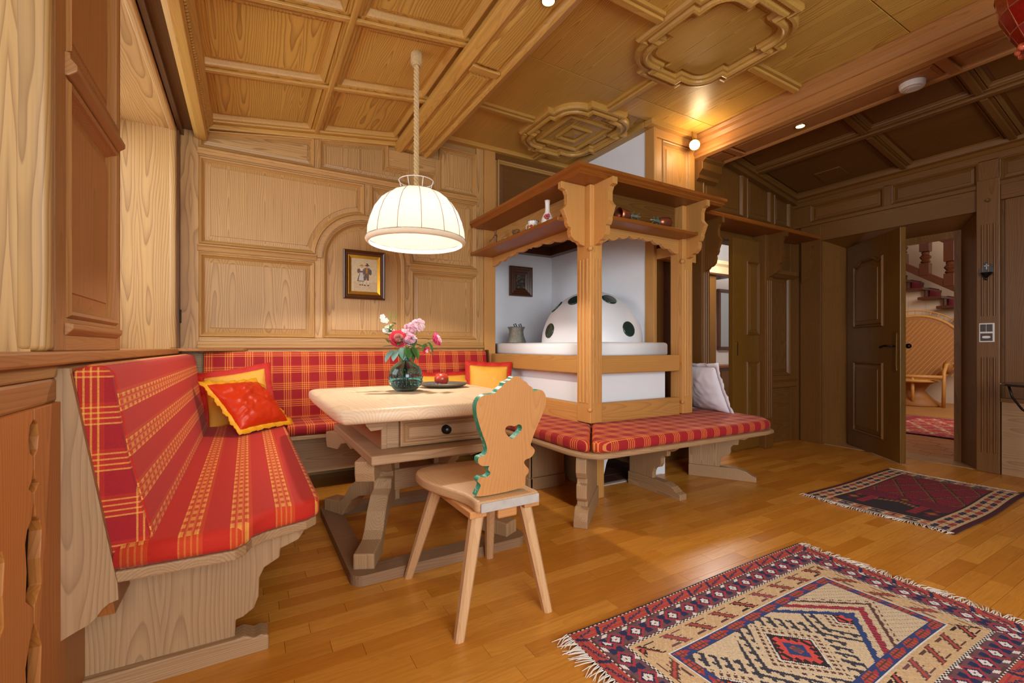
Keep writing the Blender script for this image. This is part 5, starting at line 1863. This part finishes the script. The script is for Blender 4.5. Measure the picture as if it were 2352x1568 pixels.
def art_color(x, z):
    """folk couple: x 0..1, z 0..1 from the bottom"""
    bg = lin('d6c6a2')[:3]
    c = bg

    def ell(cx, cz, rx, rz):
        return ((x - cx) / rx) ** 2 + ((z - cz) / rz) ** 2 < 1

    def tri(x0, x1, zb, x2, x3, zt):
        if not zb < z < zt:
            return False
        f = (z - zb) / (zt - zb)
        return x0 + (x2 - x0) * f < x < x1 + (x3 - x1) * f
    if z < .30 and .1 < x:
        c = lin('cdb793')[:3]
    if tri(.22, .50, .31, .33, .46, .60):
        c = lin('5a4a44')[:3]
    if tri(.27, .48, .33, .34, .45, .58):
        c = lin('c9c6c4')[:3]
    if tri(.31, .47, .58, .30, .48, .69):
        c = lin('6b564a')[:3]
    if tri(.34, .44, .63, .33, .45, .72):
        c = lin('dcd9cf')[:3]
    if ell(.27, .62, .05, .07) or ell(.47, .60, .035, .09):
        c = lin('76604f')[:3]
    if ell(.40, .745, .04, .04):
        c = lin('d3ac86')[:3]
    if ell(.40, .785, .095, .018) or ell(.40, .80, .045, .022):
        c = lin('b98f4e')[:3]
    if tri(.47, .56, .34, .50, .60, .55) or tri(.60, .68, .34, .54, .68, .55):
        c = lin('6d5b4a')[:3]
    if tri(.50, .70, .53, .50, .72, .72):
        c = lin('665c52')[:3]
    if tri(.55, .63, .56, .55, .63, .71):
        c = lin('b9803f')[:3]
    if ell(.74, .60, .05, .09):
        c = lin('5d5a55')[:3]
    if ell(.61, .755, .04, .04):
        c = lin('cfa27c')[:3]
    if ell(.61, .80, .09, .02) or ell(.62, .82, .045, .03):
        c = lin('4e4a40')[:3]
    if ell(.60, .86, .05, .008):
        c = lin('3c3a34')[:3]
    for q in (.34, .42):
        if tri(q - .012, q + .012, .21, q - .015, q + .015, .31):
            c = lin('c9a58a')[:3]
        if ell(q, .20, .035, .014):
            c = lin('38332e')[:3]
    for q in (.52, .65):
        if tri(q - .02, q + .02, .20, q - .025, q + .025, .34):
            c = lin('d8d2c2')[:3]
        if ell(q, .195, .04, .018):
            c = lin('38332e')[:3]
    return c


m = MB()
NX, NZ = 112, 140
X0, X1, Z0, Z1 = .728, .933, 1.455, 1.724
for j in range(NZ):
    for i in range(NX):
        a, b = X0 + (X1 - X0) * i / NX, X0 + (X1 - X0) * (i + 1) / NX
        c, d = Z0 + (Z1 - Z0) * j / NZ, Z0 + (Z1 - Z0) * (j + 1) / NZ
        cc = art_color((i + .5) / NX, (j + .5) / NZ)
        m.add([P(a, c, .005), P(b, c, .005), P(b, d, .005), P(a, d, .005)], [(0, 1, 2, 3)], tuple(cc) + (1,))
obj('print', m, vcol('printed_paper', .7, 60, bump=0), t, fix=False)
t, P = framed('small_picture', 'small picture in a deep dark brown stepped frame in the white niche', 2.405, 2.686, 1.547, 1.864, 4.198, [('frame', [(0, 0), (0, .03), (.012, .032), (.03, .022), (.036, .026), (.058, .016), (.064, .02), (.084, .01), (.086, .006)], FR)])
DKP = NT('dark_relief')
dn_ = DKP.noise(DKP.obj(), 55, 3, .6)
DKP.set(Base_Color=DKP.ramp(dn_, [(.35, lin('1d1a16')), (.55, lin('4b4638')), (.7, lin('a59a78'))]), Roughness=.4, Metallic=.3)
obj('relief', molded(rect(2.49, 2.60, 1.632, 1.778), P, [(0, .004), (0, .006)], True), DKP.m, t)

# ------------------------------------------------------------------ pewter pot on the stove
PW_ = NT('chased_pewter')
v = PW_.n('ShaderNodeTexVoronoi')
PW_.link(PW_.mapping(PW_.obj(), (60, 60, 60)), v.inputs['Vector'])
PW_.set(Base_Color=PW_.ramp(v.outputs['Distance'], [(.1, lin('2a2a26')), (.6, lin('a8a69b'))]), Roughness=.35, Metallic=.85)
PW_.bump(v.outputs['Distance'], .6, .004)
kp = thing('pewter_pot', 'chased pewter pot with small handles on the stove slab in the niche', 'pot', (2.23, 3.75, 1.037))
obj('body', MB().lathe([(0, 1.038), (.09, 1.038), (.096, 1.045), (.088, 1.07), (.074, 1.11), (.068, 1.15), (.074, 1.172), (.086, 1.192), (.082, 1.192), (.066, 1.17), (0, 1.165)], (2.23, 3.75, 0), 28), PW_.m, kp, smooth=True)
obj('lid', MB().lathe([(.082, 1.188), (.06, 1.196), (0, 1.198)], (2.23, 3.75, 0), 20), PW_.m, kp, smooth=True)
for s in (-.035, .02):
    obj('handle', MB().tube([(2.23 + s, 3.72, 1.196), (2.23 + s - .012, 3.72, 1.215), (2.23 + s + .01, 3.72, 1.222), (2.23 + s + .02, 3.72, 1.198)], .005, 6), KN, kp, smooth=True)

# ------------------------------------------------------------------ ornaments on the canopy ledge
LZ = 1.876
CW = plain('carved_wood', '7a5634', .6, var=.3, scale=40)
BZ = plain('dull_bronze', '5b4a36', .45, .5, var=.3, scale=40)
fg = thing('saint_figure', 'small dark carved standing figure with outstretched arms on the ledge end', 'figurine', (1.90, 3.556, LZ))
obj('body', MB().lathe([(0, 0), (.024, 0), (.024, .01), (.012, .018), (.016, .05), (.013, .085), (.018, .105), (.016, .118), (.006, .126), (.006, .132)], (1.90, 3.556, LZ), 10).ball((1.90, 3.556, LZ + .145), (.012, .012, .016), 8, 6), CW, fg, smooth=True)
for s in (-1, 1):
    obj('arm', MB().tube([(1.90, 3.556 + .012 * s, LZ + .115), (1.888, 3.556 + .035 * s, LZ + .10 - .01 * s), (1.87, 3.556 + .06 * s, LZ + .085 - .02 * s)], [.007, .006, .004], 6), CW, fg, smooth=True)


def beast(name, label, c, L, Hh, mat, cat='figurine', facing=-1):
    t = thing(name, label, cat, c)
    x, y, z = c
    f = facing
    m = MB().ball((x, y, z + Hh * .66), (L * .16, L * .36, Hh * .24), 10, 8)
    m.ball((x, y + f * L * .40, z + Hh * .80), (L * .10, L * .17, Hh * .15), 8, 6)
    m.tube([(x, y + f * L * .22, z + Hh * .72), (x, y + f * L * .38, z + Hh * .82)], [L * .12, L * .09], 8)
    for a in (-1, 1):
        for b in (-1, 1):
            m.tube([(x + a * L * .09, y + b * L * .24, z + Hh * .58), (x + a * L * .095, y + b * L * .26, z + Hh * .28), (x + a * L * .09, y + b * L * .24, z)], [L * .075, L * .045, L * .045], 6)
        m.tube([(x + a * L * .05, y + f * L * .36, z + Hh * .90), (x + a * L * .10, y + f * L * .34, z + Hh * 1.02)], [L * .03, L * .01], 5)
    m.tube([(x, y - f * L * .34, z + Hh * .75), (x, y - f * L * .40, z + Hh * .45)], [L * .03, L * .015], 5)
    obj('body', m, mat, t, smooth=True)
    return t


beast('cow_figure', 'carved wooden cow standing on the ledge between figure and white mug', (1.90, 3.19, LZ), .125, .095, CW, facing=1)
beast('lamb_figure', 'tiny pale lamb figure in front of the carved cow', (1.87, 3.32, LZ), .07, .05, plain('pale_wood', 'a89272', .7, var=.2), facing=1)
beast('kid_figure', 'tiny dark animal figure lying near the standing figure', (1.88, 3.42, LZ), .06, .04, BZ, facing=-1)
rd = thing('wooden_disc', 'round brown wooden disc leaning on the ledge behind the mug', 'plaque', (1.97, 3.04, LZ))
obj('disc', MB().lathe([(0, -.006), (.042, -.006), (.045, 0), (.042, .006), (0, .006)], (0, 0, 0), 20).xf(Matrix.Translation((1.96, 3.04, LZ + .044)) @ Matrix.Rotation(PI / 2 - .12, 4, 'Y')), CW, rd)
PO = NT('painted_porcelain')
PO.set(Base_Color=lin('eeece6'), Roughness=.15)
BLU = plain('blue_paint', '3c5590', .3)
YEL = plain('yellow_paint', 'c99a2c', .3)
RED = plain('red_paint', 'b63a45', .3)
GRN = plain('green_paint', '7c8f3c', .3)


def bloom(par, c, n, R, mats):
    """painted flower: flat petals laid on the pottery, facing n"""
    n = Vector(n).normalized()
    rot = n.to_track_quat('Z', 'Y').to_matrix()
    for k, (rr, off, mt) in enumerate(mats):
        m = MB()
        for i in range(6):
            a = 2 * PI * i / 6 + k
            p = Vector(c) + rot @ Vector((math.cos(a) * off * R, math.sin(a) * off * R, .0006 + k * .0006))
            m.loops([[tuple(p + rot @ Vector((math.cos(b) * rr * R, math.sin(b) * rr * R, h))) for b in [2 * PI * q / 7 for q in range(7)]] for h in (-.003, .0006)])
        obj('painted_flower', m, mt, par)


mg = thing('painted_mug', 'white mug painted with blue and yellow flowers on the canopy ledge', 'mug', (1.88, 2.91, LZ))
mp = [(0, 0), (.036, 0), (.043, .008), (.044, .035), (.038, .055), (.040, .072), (.043, .078), (.040, .078), (.035, .055), (0, .012)]
obj('body', MB().lathe([(a, b + LZ) for a, b in mp], (1.88, 2.91, 0), 24), PO.m, mg, smooth=True)
obj('handle', MB().tube([(1.865, 2.948, LZ + .066), (1.86, 2.972, LZ + .06), (1.86, 2.975, LZ + .035), (1.865, 2.95, LZ + .022)], .0055, 7), PO.m, mg, smooth=True)
bd = MB()
for i in range(16):
    a = 2 * PI * i / 16
    bd.ball((1.88 + .0425 * math.cos(a), 2.91 + .0425 * math.sin(a), LZ + .078), .004, 6, 4)
obj('blue_rim', bd, BLU, mg)
for k, mt in enumerate((BLU, YEL, RED, YEL)):
    a = math.radians(150 + k * 34)
    n = (math.cos(a), math.sin(a), 0)
    bloom(mg, (1.88 + .0442 * n[0], 2.91 + .0442 * n[1], LZ + .034), n, .012, [(.5, .6, mt), (.4, 0, YEL)])
vs_ = thing('porcelain_vase', 'slim white porcelain vase painted with a red rose on the canopy ledge', 'vase', (1.88, 2.72, LZ))
vp = [(0, 0), (.036, 0), (.040, .006), (.046, .03), (.043, .055), (.030, .082), (.019, .10), (.0165, .13), (.017, .165), (.021, .185), (.018, .185), (.014, .165), (0, .15)]
obj('body', MB().lathe([(a, b + LZ) for a, b in vp], (1.88, 2.72, 0), 24), PO.m, vs_, smooth=True)
bloom(vs_, (1.851, 2.684, LZ + .058), (-.62, -.76, .35), .020, [(.55, .55, RED), (.45, .35, plain('pink_paint', 'd9707c', .3)), (.35, 0, RED)])
bloom(vs_, (1.857, 2.680, LZ + .034), (-.5, -.85, .0), .010, [(.5, .7, GRN)])
bloom(vs_, (1.867, 2.688, LZ + .074), (-.3, -.85, .4), .008, [(.5, .6, plain('violet_paint', '6d4a7d', .3))])
obj('blue_ring', MB().lathe([(.0412, .008), (.042, .011), (.0428, .011), (.042, .008)], (1.88, 2.72, LZ), 24), BLU, vs_)
fl_ = thing('copper_ladle_head', 'old round copper vessel leaning beside the corner bracket on the left ledge', 'copper vessel', (1.92, 2.56, LZ))
obj('bowl', MB().lathe([(0, .0), (.03, .003), (.044, .018), (.046, .03), (.042, .03), (.028, .008), (0, .004)], (0, 0, 0), 20).xf(Matrix.Translation((1.95, 2.58, LZ + .046)) @ Matrix.Rotation(-1.2, 4, 'Y')), plain('aged_copper', '8d6a50', .4, .7, var=.3, scale=30), fl_, smooth=True)
obj('rim_band', MB().tube([(1.925 + .016 * math.sin(a), 2.56 + .045 * math.cos(a), LZ + .045 + .041 * math.sin(a)) for a in [2 * PI * i / 20 for i in range(20)]], .004, 6, True), plain('verdigris', '7d8a78', .5, .4), fl_, smooth=True)
CP = plain('copper', 'b4694a', .35, .8, var=.2, scale=20)
VD = plain('verdigris', '7d8a78', .5, .4)
for nm, lab, x, s in (('copper_bell', 'tarnished copper bell with leafy crown lying beside the corner column on the ledge', 2.235, 1), ('copper_bell', 'tarnished copper bell with leafy crown lying near the right column on the ledge', 2.67, -1)):
    z = 1.866
    t = thing(nm, lab, 'bell', (x, 2.34, z))
    M = Matrix.Translation((x, 2.34, z + .05)) @ Matrix.Rotation(s * PI / 2, 4, 'Y') @ Matrix.Rotation(.15, 4, 'X')
    obj('bowl', MB().lathe([(0, .075), (.02, .072), (.034, .05), (.042, .015), (.049, -.02), (.046, -.02), (.036, .02), (0, .06)], (0, 0, 0), 20).xf(M), CP, t, smooth=True)
    obj('collar', MB().lathe([(.012, .07), (.014, .085), (.01, .11), (.013, .125), (.006, .14), (0, .15)], (0, 0, 0), 10).xf(M), VD, t, smooth=True)
    for k in range(5):
        a = 2 * PI * k / 5
        for z0, sc in ((.08, 1.0), (.13, .8)):
            lm = MB()
            lm.loops([[(math.cos(a) * q[0] * sc - math.sin(a) * q[1] * sc, math.sin(a) * q[0] * sc + math.cos(a) * q[1] * sc, z0 + q[2]) for q in ((.01, -.006, dz), (.034, -.004, dz + .012), (.034, .004, dz + .012), (.01, .006, dz))] for dz in (0, .003)])
            obj('leaf_point', lm.xf(M), VD, t)

# ------------------------------------------------------------------ pillows
SAT = plain('red_satin', 'c8320c', .40, var=.06, scale=14)
SAT.node_tree.nodes['Principled BSDF'].inputs['Specular IOR Level'].default_value = .35
SATY = plain('yellow_satin', 'eaa81c', .5, var=.06, scale=14)
YC = plain('yellow_cloth', 'e6a93a', .6, var=.06, scale=40)
RC = plain('red_cloth', 'bf2416', .7, var=.1, scale=40)
pillow('satin_pillow', (.012, 3.32, .640), (.28, .31, -.01), (-.15, .23, .28), .41, .36, .15, SAT, SATY, 'red satin pillow with yellow border on the left bench', .03, 1, wrinkle=.020, n=34)
pillow('yellow_pillow', (-.055, 3.585, .655), (1, -.12, .16), (-.02, .25, .95), .38, .36, .10, YC, RC, 'yellow pillow with red border behind the red satin pillow', .035, 3)
pillow('yellow_pillow', (1.775, 3.45, .685), (.86, -.34, -.04), (-.06, .28, .95), .34, .33, .12, YC, RC, 'yellow pillow with red border standing in the corner by the stove', .035, 5)
pillow('yellow_pillow', (1.42, 3.50, .625), (1, -.05, .0), (0, .55, .82), .42, .34, .12, YC, RC, 'yellow pillow with red border slumped on the bench behind the table', .035, 7)
pillow('white_pillow', (3.22, 2.43, .665), (.10, 1, .02), (-.40, .10, .86), .40, .42, .13, plain('white_linen', 'dcdde6', .8, var=.04, scale=120, bump=.2), plain('white_linen', 'dcdde6', .8), 'white embroidered linen pillow leaning on the stove column', .03, 11)

# ------------------------------------------------------------------ things on the right wall and ceiling
sw = thing('switch_plate', 'white framed double switch with socket on the doorway post', 'switch', (5.1, 1.232, 1.115))
xs = XR - .045
obj('frame', MB().box(xs - .007, xs, 1.188, 1.277, 1.04, 1.192), plain('switch_white', 'd9d6d0', .35), sw, bevel=.003)
DB = plain('switch_brown', '3a2a22', .35)
obj('rocker', box(xs - .012, xs - .006, 1.235, 1.268, 1.124, 1.182), DB, sw, bevel=.002)
obj('rocker', box(xs - .012, xs - .006, 1.198, 1.231, 1.124, 1.182), DB, sw, bevel=.002)
obj('socket', box(xs - .010, xs - .006, 1.198, 1.268, 1.05, 1.110), DB, sw, bevel=.002)
obj('socket_insert', MB().prism(smooth_poly([(1.213, 1.07), (1.253, 1.07), (1.258, 1.08), (1.253, 1.09), (1.213, 1.09), (1.208, 1.08)]), lambda u, v, w: (xs - w, u, v), .006, .013), plain('switch_white', 'd9d6d0', .35), sw)
hw = thing('holy_water_font', 'small dark pewter holy water font with a cross on the doorway post', 'font', (5.1, 1.232, 1.60))
fo_ = smooth_poly([(1.185, 1.60), (1.19, 1.63), (1.205, 1.64), (1.212, 1.665), (1.232, 1.682), (1.252, 1.665), (1.26, 1.64), (1.275, 1.63), (1.28, 1.60), (1.27, 1.585), (1.195, 1.585)])
obj('back_plate', MB().prism(fo_, lambda u, v, w: (xs - w, u, v), 0, .006), KN, hw, bevel=.002)
obj('bowl', MB().lathe([(0, 1.553), (.012, 1.556), (.018, 1.566), (.03, 1.578), (.036, 1.592), (.038, 1.594), (.033, 1.594), (0, 1.575)], (xs - .02, 1.232, 0), 16).ball((xs - .02, 1.232, 1.545), (.01, .01, .012), 8, 6), KN, hw, smooth=True)
obj('cross', MB().box(xs - .010, xs - .005, 1.229, 1.235, 1.62, 1.665).box(xs - .010, xs - .005, 1.218, 1.246, 1.645, 1.652), plain('bright_pewter', '8f9296', .3, .9), hw)
smk = thing('smoke_detector', 'round white smoke detector on the ceiling beam', 'smoke detector', (3.70, 1.235, 2.69))
SM = plain('white_plastic', 'e4e2dd', .4)
obj('housing', MB().lathe([(0, 2.712), (.066, 2.712), (.068, 2.70), (.066, 2.675), (.060, 2.664), (.030, 2.662), (.028, 2.659), (0, 2.659)], (3.70, 1.235, 0), 28), SM, smk, bevel=.003)
obj('ring', MB().lathe([(.042, 2.664), (.042, 2.660), (.036, 2.660), (.036, 2.664)], (3.70, 1.235, 0), 28), SM, smk)
EM = plain('lit_lens', 'fff4dc', .4, emit='ffe2ae', estr=30)
BRS = plain('brass_ring', 'a98a52', .3, .9)
for lab, x, y_, z in (('lit round ceiling spot in the beam near the smoke detector', 3.66, 1.90, 2.694), ('lit round ceiling spot in the middle beam at the top edge of the picture', 1.25, 1.80, 2.664)):
    t = thing('ceiling_spot', lab, 'spotlight', (x, y_, z))
    obj('ring', MB().lathe([(.030, z), (.030, z - .006), (.036, z - .004), (.038, z)], (x, y_, 0), 20), BRS, t)
    obj('lens', MB().lathe([(0, z - .006), (.022, z - .004), (.029, z - .001)], (x, y_, 0), 16), EM, t)
t = thing('ceiling_spot', 'bright round adjustable spot beside the chimney corner', 'spotlight', (3.33, 2.60, 2.76))
d = Vector((-.72, -.62, -.30)).normalized()
M = Matrix.Translation((3.36, 2.62, 2.755)) @ d.to_track_quat('Z', 'Y').to_matrix().to_4x4()
obj('housing', MB().lathe([(0, -.05), (.03, -.05), (.042, -.03), (.045, .02), (.042, .02), (.036, -.02), (0, -.03)], (0, 0, 0), 20).xf(M), BRS, t, smooth=True)
obj('lens', MB().ball((0, 0, .012), (.040, .040, .018), 16, 8).xf(M), plain('lit_spot_lens', 'fff4dc', .4, emit='ffdf9f', estr=30), t, smooth=True)
obj('bracket', MB().tube([(3.38, 2.64, 2.79), (3.38, 2.66, 2.86), (3.38, 2.66, 2.90)], .008, 6), BRS, t)

# wrought iron side table at the right edge
IR = plain('dark_iron', '2b241f', .35, .85)
tt = thing('iron_side_table', 'slim dark wrought iron side table with round top by the right wall', 'table', (4.62, .80, 0))
ix, iy = 4.62, .80
obj('top', MB().lathe([(0, .735), (.245, .735), (.25, .742), (.245, .75), (0, .75)], (ix, iy, 0), 36), plain('smoked_top', '3a332d', .2, .3), tt)
obj('stem', MB().tube([(ix - .01, iy, .02), (ix - .01, iy, .49)], .008, 8).tube([(ix + .02, iy, .02), (ix + .02, iy, .49)], .008, 8), IR, tt, smooth=True)
for k in range(4):
    a = 2 * PI * k / 4 + 2.2
    c, s = math.cos(a), math.sin(a)
    obj('arm', MB().tube([(ix + c * q * .22, iy + s * q * .22, z) for q, z in ((.05, .48), (.35, .51), (.7, .58), (.92, .66), (1.0, .735))], .007, 7), IR, tt, smooth=True)
    obj('leg', MB().tube([(ix + c * q, iy + s * q, z) for q, z in ((.01, .10), (.03, .05), (.08, .025), (.15, .012), (.18, .008), (.15, .010), (.10, .03))], .007, 7), IR, tt, smooth=True)

# red bowl of the lamp hanging at the top right corner
rx, ry, rz0 = 3.105, .506, 2.17
rl = thing('red_lamp', 'red beaded glass lamp bowl hanging at the top right corner', 'lamp', (rx, ry, rz0))
RG = plain('red_mosaic', '8e130c', .15, var=.5, scale=60, coat=.6)
N = 16
RR = [.04, .085, .125, .165, .20, .215]
for k in range(N):
    a0, a1 = 2 * PI * k / N + .012, 2 * PI * (k + 1) / N - .012
    for j in range(5):
        z0, z1 = rz0 + .09 * j + .002, rz0 + .09 * (j + 1) - .002
        q = [[(rx + (r_ + h) * math.cos(a_), ry + (r_ + h) * math.sin(a_), z_) for r_, a_, z_ in ((RR[j], a0, z0), (RR[j], a1, z0), (RR[j + 1], a1, z1), (RR[j + 1], a0, z1))] for h in (0, -.006)]
        obj('glass_piece', MB().loops(q), RG, rl)
m = MB()
for k in range(N):
    a_ = 2 * PI * k / N
    m.tube([(rx + (r_ - .003) * math.cos(a_), ry + (r_ - .003) * math.sin(a_), rz0 + .09 * j) for j, r_ in enumerate(RR)], .004, 5)
for j, r_ in enumerate(RR):
    m.tube([(rx + (r_ - .003) * math.cos(q), ry + (r_ - .003) * math.sin(q), rz0 + .09 * j) for q in [2 * PI * i / 32 for i in range(32)]], .004, 5, True)
obj('leading', m, plain('aged_leading', 'a86a4a', .4, .5), rl, smooth=True)
for k in range(N):
    a_ = 2 * PI * (k + .5) / N
    obj('bead', MB().ball((rx + .135 * math.cos(a_), ry + .135 * math.sin(a_), rz0 + .19), .016, 8, 6), plain('salmon_bead', 'd9694a', .2, coat=.5), rl, smooth=True)
obj('cap', MB().lathe([(0, rz0 - .03), (.045, rz0 - .01), (.052, rz0 + .005), (0, rz0 + .01)], (rx, ry, 0), 16), IR, rl)
for k in range(3):
    a_ = 2 * PI * k / 3
    obj('chain', MB().tube([(rx + .21 * math.cos(a_), ry + .21 * math.sin(a_), rz0 + .45), (rx, ry, 2.89)], .004, 5), IR, rl)
